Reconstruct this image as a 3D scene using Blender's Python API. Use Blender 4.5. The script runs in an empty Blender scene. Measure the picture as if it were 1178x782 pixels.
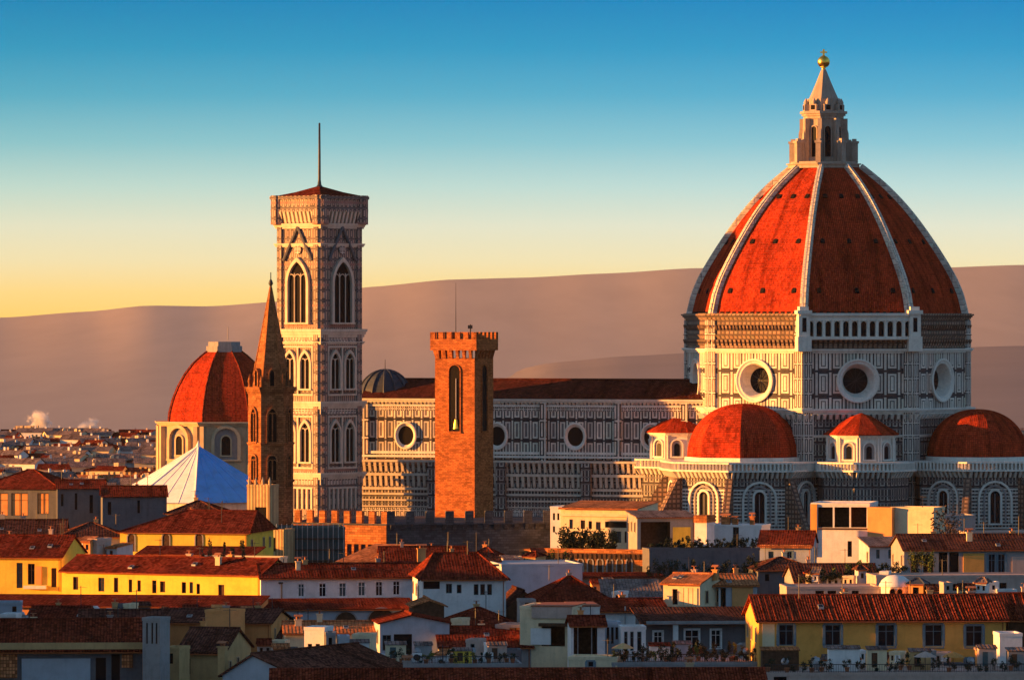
import bpy, math, random
from mathutils import Vector, Matrix
R = math.radians
random.seed(7)
S = bpy.context.scene
COL = S.collection
PI = math.pi
# ------------------------------------------------------------------ camera, sky, sun
F, HX, HY, CZ = 6240.0, 589.0, 364.0, 55.0      # focal length in photo pixels, eye level, eye height
cam = bpy.data.cameras.new('camera'); camo = bpy.data.objects.new('camera', cam); COL.objects.link(camo)
camo.location = (0, 0, CZ); camo.rotation_euler = (R(90), 0, 0)
cam.sensor_width = 36; cam.lens = 36 * F / 1178; cam.shift_y = -27 / 1178
cam.clip_start = 1; cam.clip_end = 60000
S.camera = camo
SUN_AZ, SUN_EL = R(-84), R(6)                     # azimuth from the direction towards the viewer, to the right positive
EXPO = 1.72
tosun = Vector((math.sin(SUN_AZ) * math.cos(SUN_EL), -math.cos(SUN_AZ) * math.cos(SUN_EL), math.sin(SUN_EL)))
sl = bpy.data.lights.new('sun', 'SUN'); sl.energy = 5.0; sl.angle = R(0.5); sl.color = (1.0, 0.38, 0.07)
so = bpy.data.objects.new('sun', sl); COL.objects.link(so)
so.rotation_euler = tosun.to_track_quat('Z', 'Y').to_euler(); so.location = (-200, 300, 300)
W = bpy.data.worlds.new('World'); S.world = W; W.use_nodes = True
wt = W.node_tree; wt.nodes.clear()
def N(t, k, **kw):
    n = t.nodes.new(k)
    for a, b in kw.items(): setattr(n, a, b)
    return n
SKY_STR = 0.075
_bg = N(wt, 'ShaderNodeBackground'); _out = N(wt, 'ShaderNodeOutputWorld')
_bg.inputs['Strength'].default_value = SKY_STR
_sky = N(wt, 'ShaderNodeTexSky', sky_type='NISHITA', sun_disc=False, sun_elevation=SUN_EL, sun_rotation=math.atan2(tosun.x, tosun.y))
_sky.air_density = 1.0; _sky.dust_density = 0.5; _sky.ozone_density = 2.0
_tc = N(wt, 'ShaderNodeTexCoord'); _sx = N(wt, 'ShaderNodeSeparateXYZ')
wt.links.new(_tc.outputs['Generated'], _sx.inputs[0])
# elevation ramp of the low evening sky (z = sine of elevation), blending into the Sky Texture higher up
_mr = N(wt, 'ShaderNodeMapRange'); _mr.inputs['From Min'].default_value = -0.02; _mr.inputs['From Max'].default_value = 0.08
wt.links.new(_sx.outputs['Z'], _mr.inputs['Value'])
_rp = N(wt, 'ShaderNodeValToRGB'); wt.links.new(_mr.outputs[0], _rp.inputs[0])
def lin(c):
    return tuple(((v / 255) / 12.92 if v / 255 <= 0.04045 else ((v / 255 + 0.055) / 1.055) ** 2.4) for v in c)
def ramp(node, stops):
    el = node.color_ramp.elements
    while len(el) > 1: el.remove(el[-1])
    for i, (p, c) in enumerate(stops):
        e = el[0] if i == 0 else el.new(p)
        e.position = p; e.color = (*c[:3], 1)
ramp(_rp, [((((364 - y) / F) + .02) / .1, lin(c)) for y, c in
     [(365, (255, 213, 120)), (335, (251, 221, 146)), (300, (240, 229, 186)), (260, (226, 230, 208)), (215, (190, 221, 217)),
      (165, (140, 200, 214)), (110, (90, 176, 208)), (55, (52, 156, 202)), (0, (32, 138, 196)), (-120, (24, 110, 178))]])
_gx = N(wt, 'ShaderNodeMapRange'); _gx.inputs['From Min'].default_value = .06; _gx.inputs['From Max'].default_value = -.14
wt.links.new(_sx.outputs['X'], _gx.inputs['Value'])
_gl = N(wt, 'ShaderNodeMix', data_type='RGBA', blend_type='MULTIPLY'); _gl.inputs[7].default_value = (1.03, .965, .84, 1); wt.links.new(_gx.outputs[0], _gl.inputs[0]); wt.links.new(_rp.outputs[0], _gl.inputs[6])
_gain = N(wt, 'ShaderNodeMix', data_type='RGBA', blend_type='MULTIPLY'); _gain.inputs[0].default_value = 1
_g = 1.0 / (SKY_STR * 2 ** EXPO)
_gain.inputs[7].default_value = (_g, _g, _g, 1); wt.links.new(_gl.outputs[2], _gain.inputs[6])
_f = N(wt, 'ShaderNodeMapRange', interpolation_type='SMOOTHSTEP'); _f.inputs['From Min'].default_value = 0.07; _f.inputs['From Max'].default_value = 0.30
wt.links.new(_sx.outputs['Z'], _f.inputs['Value'])
_mx = N(wt, 'ShaderNodeMix', data_type='RGBA')
wt.links.new(_f.outputs[0], _mx.inputs[0]); wt.links.new(_gain.outputs[2], _mx.inputs[6]); wt.links.new(_sky.outputs[0], _mx.inputs[7])
wt.links.new(_mx.outputs[2], _bg.inputs[0]); wt.links.new(_bg.outputs[0], _out.inputs[0])
S.view_settings.view_transform = 'Standard'; S.view_settings.look = 'None'
S.view_settings.exposure = EXPO; S.view_settings.gamma = 1; S.view_settings.use_curve_mapping = False
S.cycles.use_denoising = True
S.cycles.max_bounces = 6; S.cycles.diffuse_bounces = 3; S.cycles.volume_bounces = 1; S.cycles.glossy_bounces = 2
# ------------------------------------------------------------------ geometry helpers
def X(px, Y): return (px - HX) / F * Y
def Z(py, Y): return CZ - (py - HY) / F * Y
def P(px, py, Y): return Vector((X(px, Y), Y, Z(py, Y)))
def Yof(py, h): return (CZ - h) * F / (py - HY)
class MB:
    """collects faces; build() links them as one mesh object with UVs in metres"""
    def __init__(s): s.v = []; s.f = []; s.m = []; s.s = []; s.n = {}
    def poly(s, pts, mi=0, smooth=False):
        b = len(s.v); s.v += [tuple(p) for p in pts]; s.f.append(tuple(range(b, b + len(pts)))); s.m.append(mi); s.s.append(smooth)
    def mesh(s, verts, faces, mi=0, smooth=False, un=None):
        b = len(s.v); s.v += [tuple(p) for p in verts]
        for f in faces:
            if un is not None: s.n[len(s.f)] = un
            s.f.append(tuple(b + i for i in f)); s.m.append(mi); s.s.append(smooth)
    def box(s, x0, y0, z0, x1, y1, z1, mi=0, M=None):
        c = [(x, y, z) for z in (z0, z1) for y in (y0, y1) for x in (x0, x1)]
        if M is not None: c = [M @ Vector(p) for p in c]
        s.mesh(c, [(0, 2, 3, 1), (4, 5, 7, 6), (0, 1, 5, 4), (2, 6, 7, 3), (0, 4, 6, 2), (1, 3, 7, 5)], mi)
    def prism(s, poly, z0, z1, mi=0, top=True, bottom=False, poly2=None):
        n = len(poly); q = poly2 or poly
        lo = [(p[0], p[1], z0) for p in poly]; hi = [(p[0], p[1], z1) for p in q]
        for i in range(n):
            j = (i + 1) % n; s.poly([lo[i], lo[j], hi[j], hi[i]], mi)
        if top: s.poly(hi, mi)
        if bottom: s.poly(lo[::-1], mi)
    def lathe(s, prof, n=16, c=(0, 0), mi=0, smooth=True, a0=0.0, cap=True):
        rows = [[(c[0] + r * math.cos(a0 + 2 * PI * i / n), c[1] + r * math.sin(a0 + 2 * PI * i / n), z) for i in range(n)] for r, z in prof]
        vs = [p for r in rows for p in r]; fs = []
        for k in range(len(rows) - 1):
            for i in range(n):
                j = (i + 1) % n; fs.append((k * n + i, k * n + j, (k + 1) * n + j, (k + 1) * n + i))
        if cap and prof[-1][0] > 1e-3: fs.append(tuple((len(rows) - 1) * n + i for i in range(n)))
        s.mesh(vs, fs, mi, smooth)
    def tube(s, a, b, r, r2=None, n=6, mi=0):
        a, b = Vector(a), Vector(b); r2 = r if r2 is None else r2
        d = (b - a).normalized(); u = d.orthogonal().normalized(); w = d.cross(u)
        vs = [a + (u * math.cos(2 * PI * i / n) + w * math.sin(2 * PI * i / n)) * r for i in range(n)] + \
             [b + (u * math.cos(2 * PI * i / n) + w * math.sin(2 * PI * i / n)) * r2 for i in range(n)]
        s.mesh(vs, [(i, (i + 1) % n, n + (i + 1) % n, n + i) for i in range(n)] + [tuple(range(n))[::-1], tuple(range(n, 2 * n))], mi)
    def data(s, name, mats):
        me = bpy.data.meshes.new(name); me.from_pydata(s.v, [], s.f)
        for m in (mats if isinstance(mats, (list, tuple)) else [mats]): me.materials.append(m)
        me.polygons.foreach_set('material_index', s.m); me.polygons.foreach_set('use_smooth', s.s)
        uv = me.uv_layers.new(name='UVMap').data
        vs = me.vertices
        for p in me.polygons:
            n = s.n.get(p.index, p.normal)
            if n.z > 0.985 or n.z < -0.985: t = Vector((1, 0, 0)); w = Vector((0, 1, 0))
            else:
                t = Vector((-n.y, n.x, 0)).normalized(); w = n.cross(t)
            for li, vi in zip(p.loop_indices, p.vertices):
                c = vs[vi].co; uv[li].uv = (c.dot(t), c.dot(w))
        me.update(); return me
    def build(s, name, mats, parent=None):
        o = bpy.data.objects.new(name, s.data(name, mats)); COL.objects.link(o)
        if parent is not None: o.parent = parent
        return o
def tag(o, label=None, cat=None, group=None, kind=None):
    if label: o['label'] = label
    if cat: o['category'] = cat
    if group: o['group'] = group
    if kind: o['kind'] = kind
    return o
def thing(name, label, cat, loc=(0, 0, 0), rz=0, group=None):
    o = bpy.data.objects.new(name, None); COL.objects.link(o); o.empty_display_size = 0.5
    o.location = loc; o.rotation_euler = (0, 0, rz)
    return tag(o, label, cat, group)
def copy_tree(o, parent=None):
    c = o.copy(); COL.objects.link(c)
    if parent is not None: c.parent = parent
    for ch in list(o.children): copy_tree(ch, c)
    return c
# ------------------------------------------------------------------ materials
def newmat(name, rough=0.85, spec=0.25):
    m = bpy.data.materials.new(name); m.use_nodes = True; t = m.node_tree
    b = t.nodes['Principled BSDF']; b.inputs['Roughness'].default_value = rough
    b.inputs['Specular IOR Level'].default_value = 0.0 if rough > .8 else spec * .5
    return m, t, b
def math_(t, op, a, b=None, clamp=False):
    n = N(t, 'ShaderNodeMath', operation=op, use_clamp=clamp)
    for i, v in enumerate((a, b)):
        if v is None: continue
        if isinstance(v, (int, float)): n.inputs[i].default_value = v
        else: t.links.new(v, n.inputs[i])
    return n.outputs[0]
def mixc(t, f, a, b, mode='MIX'):
    n = N(t, 'ShaderNodeMix', data_type='RGBA', blend_type=mode)
    for i, v in ((0, f), (6, a), (7, b)):
        if isinstance(v, (int, float)): n.inputs[i].default_value = v
        elif isinstance(v, tuple): n.inputs[i].default_value = (*v[:3], 1)
        else: t.links.new(v, n.inputs[i])
    return n.outputs[2]
def coords(t, scale=1.0, shift=True):
    uv = N(t, 'ShaderNodeUVMap').outputs[0]
    if not shift: return uv
    oi = N(t, 'ShaderNodeObjectInfo'); a = N(t, 'ShaderNodeVectorMath', operation='ADD')
    t.links.new(uv, a.inputs[0]); t.links.new(math_(t, 'MULTIPLY', oi.outputs['Random'], 97.0), a.inputs[1])
    return a.outputs[0]
def noise(t, vec, scale, detail=4, rough=0.6, stretch=None):
    if stretch:
        m = N(t, 'ShaderNodeMapping'); m.inputs['Scale'].default_value = stretch; t.links.new(vec, m.inputs[0]); vec = m.outputs[0]
    n = N(t, 'ShaderNodeTexNoise'); n.inputs['Scale'].default_value = scale; n.inputs['Detail'].default_value = detail; n.inputs['Roughness'].default_value = rough
    t.links.new(vec, n.inputs['Vector']); return n.outputs['Fac']
def rampn(t, fac, stops, const=False):
    r = N(t, 'ShaderNodeValToRGB'); t.links.new(fac, r.inputs[0]); ramp(r, stops)
    if const: r.color_ramp.interpolation = 'CONSTANT'
    return r.outputs[0]
def bump(t, b, h, strength=0.4, dist=0.05):
    n = N(t, 'ShaderNodeBump'); n.inputs['Strength'].default_value = strength; n.inputs['Distance'].default_value = dist
    t.links.new(h, n.inputs['Height']); t.links.new(n.outputs[0], b.inputs['Normal'])
def plaster(name, c, stain=0.35, rough=0.9):
    m, t, b = newmat(name, rough, 0.15); v = coords(t)
    a = noise(t, v, 0.35, 5, .65); d = noise(t, v, 1.0, 4, .6, (1.6, .18, 1)); e = noise(t, v, 3.0, 5, .7)
    dk = tuple(x * .52 for x in c); lt = tuple(min(1, x * 1.1) for x in c)
    col = rampn(t, a, [(.3, tuple(x * .8 for x in c)), (.5, c), (.72, lt)])
    col = mixc(t, math_(t, 'MULTIPLY', rampn(t, d, [(.5, (0, 0, 0)), (.75, (1, 1, 1))]), stain), col, dk)
    col = mixc(t, math_(t, 'MULTIPLY', rampn(t, e, [(.55, (0, 0, 0)), (.7, (1, 1, 1))]), stain * .9), col, dk)
    g_ = noise(t, v, .9, 6, .75); col = mixc(t, math_(t, 'MULTIPLY', rampn(t, g_, [(.52, (0, 0, 0)), (.6, (1, 1, 1))]), stain * .5), col, tuple(x * .62 for x in c))
    t.links.new(col, b.inputs['Base Color']); bump(t, b, e, .25, .04); return m
def tiles(name, c, pu=0.42, pv=0.45, var=0.5, geo=False):
    m, t, b = newmat(name, 0.9, 0.12); v = coords(t)
    sp = N(t, 'ShaderNodeSeparateXYZ'); t.links.new(v, sp.inputs[0])
    br = N(t, 'ShaderNodeTexBrick', offset=0.0); t.links.new(v, br.inputs['Vector'])
    br.inputs['Scale'].default_value = 1; br.inputs['Brick Width'].default_value = pu; br.inputs['Row Height'].default_value = pv
    br.inputs['Mortar Size'].default_value = 0.05; br.inputs['Mortar Smooth'].default_value = .5; br.inputs['Bias'].default_value = -.1
    br.inputs['Color1'].default_value = (*[x * (1 + var * .9) + var * y for x, y in zip(c, (.03, .018, .012))], 1); br.inputs['Color2'].default_value = (*[x * (1 - var) for x in c], 1)
    br.inputs['Mortar'].default_value = (*[x * .35 for x in c], 1)
    a = noise(t, v, .25, 5, .7); e = noise(t, v, 1.6, 4, .7)
    col = mixc(t, 1.0, br.outputs['Color'], rampn(t, a, [(.28, (.55, .55, .6)), (.5, (1, 1, 1)), (.72, (1.35, 1.2, 1.1))]), 'MULTIPLY')
    lich = tuple(.5 * x + y for x, y in zip(c, (.06, .055, .04)))
    col = mixc(t, math_(t, 'MULTIPLY', rampn(t, e, [(.55, (0, 0, 0)), (.72, (1, 1, 1))]), .45), col, lich)
    sk = noise(t, v, 1, 5, .65, (.55, .05, 1)); col = mixc(t, 1.0, col, rampn(t, sk, [(.36, (.55, .52, .52)), (.5, (1, 1, 1)), (.68, (1.18, 1.15, 1.1))]), 'MULTIPLY')
    t.links.new(col, b.inputs['Base Color'])
    w = math_(t, 'SINE', math_(t, 'MULTIPLY', sp.outputs[0], 2 * PI / pu))
    rows = math_(t, 'FRACT', math_(t, 'DIVIDE', sp.outputs[1], pv))
    h = math_(t, 'ADD', math_(t, 'MULTIPLY', w, 0.0 if geo else .5), math_(t, 'MULTIPLY', rows, -.35))
    bump(t, b, h, .5, .08); return m
def panels(name, pu, pv, stops, ou=0.0, ov=0.0, tint=(1, 1, 1), dirt=.5, rows=None, bs=.5):
    """inlaid stone: nested rectangular frames, colour chosen by the distance from the edge of each panel (metres)"""
    m, t, b = newmat(name, 0.6, .2); uv = coords(t, shift=False)
    sp = N(t, 'ShaderNodeSeparateXYZ'); t.links.new(uv, sp.inputs[0])
    def edge(x, p, o):
        f = math_(t, 'FRACT', math_(t, 'DIVIDE', math_(t, 'ADD', x, o), p))
        return math_(t, 'MULTIPLY', math_(t, 'SUBTRACT', .5, math_(t, 'ABSOLUTE', math_(t, 'SUBTRACT', f, .5))), p)
    d = math_(t, 'MINIMUM', edge(sp.outputs[0], pu, ou), edge(sp.outputs[1], pv, ov))
    mx = max(pu, pv) / 2
    col = rampn(t, math_(t, 'DIVIDE', d, mx), [(s / mx, c) for s, c in stops], True)
    fl = N(t, 'ShaderNodeCombineXYZ')
    for ax, (pp, oo) in enumerate(((pu, ou), (pv, ov))): t.links.new(math_(t, 'FLOOR', math_(t, 'DIVIDE', math_(t, 'ADD', sp.outputs[ax], oo), pp)), fl.inputs[ax])
    wn = N(t, 'ShaderNodeTexWhiteNoise', noise_dimensions='2D'); t.links.new(fl.outputs[0], wn.inputs['Vector'])
    col = mixc(t, 1.0, col, rampn(t, wn.outputs['Value'], [(0, (.62, .60, .60)), (.25, (.9, .88, .86)), (.6, (1.05, 1.03, 1.0)), (.85, (1.0, .84, .78)), (1, (.8, .95, .9))]), 'MULTIPLY')
    if rows:                                       # horizontal courses across everything: (period, width, colour)
        for per, wd, c, o in rows:
            e2 = math_(t, 'LESS_THAN', edge(sp.outputs[1], per, o), wd / 2); col = mixc(t, e2, col, c)
    a = noise(t, uv, .22, 6, .7); e = noise(t, uv, 1.7, 5, .75); g = noise(t, uv, 1, 4, .6, (.9, .12, 1))
    col = mixc(t, 1.0, col, rampn(t, a, [(.3, tuple(.72 * x for x in tint)), (.55, tint), (.75, tuple(1.12 * x for x in tint))]), 'MULTIPLY')
    col = mixc(t, math_(t, 'MULTIPLY', rampn(t, e, [(.45, (0, 0, 0)), (.75, (1, 1, 1))]), dirt), col, (.16, .13, .12))
    col = mixc(t, math_(t, 'MULTIPLY', rampn(t, g, [(.5, (0, 0, 0)), (.75, (1, 1, 1))]), dirt * .7), col, (.13, .11, .10))
    t.links.new(col, b.inputs['Base Color']); bump(t, b, d, bs, .25); return m
def masonry(name, c, bw=.9, bh=.35, var=.35, mort=.5):
    m, t, b = newmat(name, .92, .1); v = coords(t)
    br = N(t, 'ShaderNodeTexBrick'); t.links.new(v, br.inputs['Vector'])
    br.inputs['Scale'].default_value = 1; br.inputs['Brick Width'].default_value = bw; br.inputs['Row Height'].default_value = bh
    br.inputs['Mortar Size'].default_value = .035
    br.inputs['Color1'].default_value = (*[x * (1 + var) for x in c], 1); br.inputs['Color2'].default_value = (*[x * (1 - var) for x in c], 1)
    br.inputs['Mortar'].default_value = (*[x * mort for x in c], 1)
    a = noise(t, v, .3, 6, .7); e = noise(t, v, 2.2, 4, .7)
    col = mixc(t, 1.0, br.outputs['Color'], rampn(t, a, [(.3, (.6, .58, .6)), (.52, (1, 1, 1)), (.75, (1.3, 1.25, 1.15))]), 'MULTIPLY')
    col = mixc(t, math_(t, 'MULTIPLY', rampn(t, e, [(.5, (0, 0, 0)), (.75, (1, 1, 1))]), .5), col, tuple(x * .45 for x in c))
    t.links.new(col, b.inputs['Base Color']); bump(t, b, br.outputs['Fac'], -.3, .05); return m
def plain(name, c, rough=.6, metal=0.0, var=.25, sc=2.0):
    m, t, b = newmat(name, rough, .3); v = coords(t); a = noise(t, v, sc, 4, .65)
    t.links.new(rampn(t, a, [(.3, tuple(x * (1 - var) for x in c)), (.7, tuple(min(1, x * (1 + var)) for x in c))]), b.inputs['Base Color'])
    b.inputs['Metallic'].default_value = metal; return m
GREEN, WHITE, PINK, DARK = (.055, .06, .06), (.76, .70, .63), (.42, .24, .19), (.035, .033, .04)
CREAM = (.58, .50, .41)
M = dict(
    drum=panels('marble drum panels', 3.05, 5.4, [(0, WHITE), (.26, DARK), (.58, WHITE), (1.0, GREEN), (1.2, WHITE)], rows=[(5.4, .5, DARK, 0)], dirt=.35),
    nave=panels('marble nave panels', 2.1, 4.6, [(0, WHITE), (.18, DARK), (.46, WHITE), (.8, (.2, .18, .18))], rows=[(4.6, .4, DARK, 0)], dirt=.35),
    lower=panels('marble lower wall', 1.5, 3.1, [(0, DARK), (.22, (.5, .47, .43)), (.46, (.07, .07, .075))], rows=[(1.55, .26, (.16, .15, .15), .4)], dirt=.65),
    stripe=panels('banded marble courses', 9.0, 1.5, [(0, GREEN), (.27, (.5, .47, .45))], dirt=.65),
    frieze=panels('carved marble frieze', .95, 1.5, [(0, WHITE), (.12, DARK), (.3, WHITE)], dirt=.6),
    tower=panels('pink and white tower marble', 1.3, 2.25, [(0, (.36, .22, .18)), (.1, (.62, .50, .42)), (.22, (.06, .055, .06)), (.46, (.52, .38, .32))], rows=[(2.25, .4, (.12, .10, .10), 0), (4.5, .5, (.34, .19, .16), 1.1)], dirt=.4),
    white=plaster('white marble', (.74, .69, .62), .45, .6), cream=plaster('cream marble', CREAM, .5, .6),
    rough=panels('rough unfinished stone', 1.1, 1.0, [(0, (.09, .06, .05)), (.2, (.33, .22, .16))], dirt=.6),
    dometile=tiles('dome terracotta tiles', (.37, .040, .015), .42, .45, .35), roof=tiles('terracotta roof tiles', (.14, .022, .012), .45, .5, .6), roofdarkfar=tiles('old dark roof tiles far', (.085, .032, .025), .5, .5, .6), rooforangefar=tiles('pale orange roof tiles far', (.42, .16, .07), .5, .5, .4), roofgreyfar=tiles('grey weathered roof tiles far', (.20, .15, .14), .5, .5, .4),
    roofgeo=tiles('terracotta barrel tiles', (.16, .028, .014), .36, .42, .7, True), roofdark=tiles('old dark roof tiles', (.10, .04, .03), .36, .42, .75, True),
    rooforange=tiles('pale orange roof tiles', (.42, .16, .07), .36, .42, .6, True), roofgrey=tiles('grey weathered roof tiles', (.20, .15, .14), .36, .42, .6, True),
    brick=masonry('brown tower brick', (.40, .135, .05), .7, .3, .35), stone=masonry('shaded palace stone', (.085, .085, .095), 1.1, .45, .3, .6),
    stonelit=masonry('sunlit palace stone and ochre brick', (.42, .16, .06), 1.1, .45, .4, .45), badia=masonry('brown abbey stone', (.30, .125, .055), .8, .36, .35),  # palace stone lit and shaded by colour; the lit tone also serves ochre brick
    sand=plaster('sandstone', (.52, .40, .26), .45), lead=plain('lead sheet', (.045, .055, .075), .5, 0, .3, .8), gold=plain('gilded copper', (.85, .55, .10), .3, 1.0, .1),
    glass=plain('dark window glass', (.006, .008, .013), .35, 0, .3), void=plain('dark opening', (.012, .011, .012), .9),
    yellow=plaster('yellow plaster', (.78, .55, .085), .3), white_pl=plaster('white plaster', (.70, .69, .68), .28), greyblue=plaster('grey blue plaster', (.40, .44, .50), .25),
    orange=plaster('orange plaster', (.74, .36, .09), .25), ochre=plaster('ochre plaster', (.52, .34, .16), .4), creampl=plaster('cream plaster', (.72, .58, .38), .35),
    pinkpl=plaster('pinkish plaster', (.48, .36, .31), .4), greypl=plaster('grey plaster', (.30, .29, .29), .5), slate=plaster('slate grey plaster', (.13, .135, .15), .5),
    salmon=plaster('salmon plaster', (.70, .32, .12), .25), wood=plain('dark wood and opening shade', (.07, .04, .025), .7, 0, .4), shutter=plain('green grey shutter', (.06, .10, .11), .6),
    blueframe=plain('blue grey window frame', (.13, .20, .25), .6), whiteframe=plain('white painted frame', (.7, .7, .7), .5), darkframe=plain('brown window frame', (.06, .035, .025), .6),
    metal=plain('dark metal', (.05, .05, .055), .5, .6), galv=plain('grey metal', (.35, .36, .38), .45, .5), copper=plain('rust brown drainpipe', (.35, .10, .03), .6, .2),
    membrane=plaster('white roof sheet', (.86, .85, .84), .12, .6), shadesheet=plaster('roof sheet in blue shade', (.07, .33, .85), .12, .6),  # bluish shade of the white roof put into a second sheet colour
    leaf=plain('dark green leaves', (.022, .03, .014), .7, 0, .5, 3), leaflit=plain('yellow green leaves', (.09, .11, .02), .7, 0, .4, 3), bark=plain('bark', (.08, .055, .04), .9),
    clay=plain('terracotta pot', (.36, .14, .07), .8), awn=plain('orange awning cloth', (.55, .25, .07), .8), redbrown=plain('red brown beam', (.30, .10, .05), .8))
for _k in ('glass', 'void', 'wood'): M[_k].node_tree.nodes['Principled BSDF'].inputs['Specular IOR Level'].default_value = .06
# ------------------------------------------------------------------ ground, hills, haze
g = MB(); g.poly([(-6000, -800, 0), (6000, -800, 0), (6000, 12500, 0), (-6000, 12500, 0)])
gm, gt, gb = newmat('street and yard ground', .95, .1); gv = coords(gt)
gt.links.new(rampn(gt, noise(gt, gv, .02, 6), [(.35, (.05, .045, .04)), (.65, (.10, .085, .07))]), gb.inputs['Base Color'])
tag(g.build('ground', gm), kind='structure')
def interp(tab, x):
    if x <= tab[0][0]: return tab[0][1]
    for (a, p), (b, q) in zip(tab, tab[1:]):
        if x <= b:
            k = (x - a) / (b - a); k = k * k * (3 - 2 * k) * .5 + k * .5; return p + (q - p) * k
    return tab[-1][1]
hm, ht, hb = newmat('dry tan hillside', .95, .05); hv = N(ht, 'ShaderNodeTexCoord').outputs['Object']
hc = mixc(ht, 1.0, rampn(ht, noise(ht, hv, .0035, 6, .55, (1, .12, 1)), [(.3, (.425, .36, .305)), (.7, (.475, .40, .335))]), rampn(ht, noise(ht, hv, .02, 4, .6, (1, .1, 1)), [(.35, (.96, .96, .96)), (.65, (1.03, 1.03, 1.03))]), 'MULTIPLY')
ht.links.new(hc, hb.inputs['Base Color'])
def hill(name, tab, Yr, Yf, amp, mt=None, pw=.8, z0=-3):
    m = MB(); nx, ny = 160, 26; vs = []
    for j in range(ny + 1):
        k = j / ny; Y = Yf + (Yr * 1.25 - Yf) * k
        for i in range(nx + 1):
            px = -900 + 2980 * i / nx; x = X(px, Y); ridge = Z(interp(tab, px), Yr)
            q = min(1.0, (Y - Yf) / (Yr - Yf)); q = q ** pw
            z = z0 + (ridge - z0) * (q if Y <= Yr else 1 - .6 * (Y - Yr) / (Yr * .25))
            z += amp * q * (math.sin(x * .004 + 1.3) * math.cos(Y * .0021 + x * .0013) + .5 * math.sin(x * .011 + Y * .006)) * (1 if Y < Yr * .97 else .15)
            vs.append((x, Y, z))
    m.mesh(vs, [(j * (nx + 1) + i, j * (nx + 1) + i + 1, (j + 1) * (nx + 1) + i + 1, (j + 1) * (nx + 1) + i) for j in range(ny) for i in range(nx)], 0, True)
    return tag(m.build(name, mt or hm), kind='structure')
hill('far_hills', [(-900, 372), (0, 365), (100, 358), (170, 351), (240, 352), (330, 346), (420, 330), (520, 321), (600, 319), (700, 314), (800, 308), (950, 306), (1060, 308), (1178, 304), (2080, 318)], 6200, 1950, .7, None, 2.3, .3)
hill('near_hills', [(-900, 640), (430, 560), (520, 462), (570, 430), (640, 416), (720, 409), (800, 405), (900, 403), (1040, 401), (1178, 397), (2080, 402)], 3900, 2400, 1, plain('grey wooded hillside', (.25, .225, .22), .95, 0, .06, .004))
hz = MB(); hz.box(-2600, -60, -4, 2600, 8200, 124)
zm = bpy.data.materials.new('pale evening haze'); zm.use_nodes = True; zt = zm.node_tree; zt.nodes.clear()
zv = N(zt, 'ShaderNodeVolumePrincipled'); zo = N(zt, 'ShaderNodeOutputMaterial'); zt.links.new(zv.outputs[0], zo.inputs['Volume'])
zv.inputs['Color'].default_value = (.95, .9, .88, 1); zv.inputs['Density'].default_value = 6e-6; zv.inputs['Anisotropy'].default_value = 0.0
tag(hz.build('haze', zm), kind='stuff')
# ------------------------------------------------------------------ small architectural builders (local frames)
def frame_at(p, az):
    """matrix for a wall spot: local x along the wall (to the right seen from outside), local y outwards, local z up"""
    n = Vector((math.sin(az), -math.cos(az), 0)); t = Vector((math.cos(az), math.sin(az), 0))
    return Matrix(((t.x, n.x, 0, p[0]), (t.y, n.y, 0, p[1]), (0, 0, 1, p[2]), (0, 0, 0, 1)))
def arch_pts(w, h, n=8, pointed=False):
    """outline of an arched opening, base centre at the origin, (x, z)"""
    r = w / 2; pts = [(-r, 0), (r, 0)]
    if pointed:
        for i in range(n + 1):
            a = i / n * R(60); pts.append((-r + w * math.cos(a), h - w * .866 + w * math.sin(a)))
        for i in range(n - 1, -1, -1):
            a = i / n * R(60); pts.append((r - w * math.cos(a), h - w * .866 + w * math.sin(a)))
    else:
        for i in range(n + 1):
            a = PI * i / n; pts.append((r * math.cos(a), h - r + r * math.sin(a)))
    return pts
def T(Mx, x, y, z): return Mx @ Vector((x, y, z))
def arch_ring(mb, Mx, w, h, fw, y0, y1, pointed=False, mi=0, sill=True):
    a = arch_pts(w, h, 8, pointed); k = (w + 2 * fw) / w
    b = arch_pts(w + 2 * fw, h + fw * (1.0 if not pointed else 1.4), 8, pointed)
    n = len(a)
    for i in range(1, n):
        j = (i + 1) % n
        if i == 0: continue
        A, B, C, D = a[i], a[j], b[j], b[i]
        mb.poly([T(Mx, A[0], y1, A[1]), T(Mx, B[0], y1, B[1]), T(Mx, C[0], y1, C[1]), T(Mx, D[0], y1, D[1])][::-1], mi)
        mb.poly([T(Mx, A[0], y0, A[1]), T(Mx, B[0], y0, B[1]), T(Mx, B[0], y1, B[1]), T(Mx, A[0], y1, A[1])], mi)
        mb.poly([T(Mx, C[0], y0, C[1]), T(Mx, D[0], y0, D[1]), T(Mx, D[0], y1, D[1]), T(Mx, C[0], y1, C[1])], mi)
    if sill: mb.box(-w / 2 - fw * 1.2, y0, -.35, w / 2 + fw * 1.2, y1 + .12, 0, mi, Mx)
def arch_face(mb, Mx, w, h, y, pointed=False, mi=0):
    mb.poly([T(Mx, p[0], y, p[1]) for p in arch_pts(w, h, 8, pointed)][::-1], mi)
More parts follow.
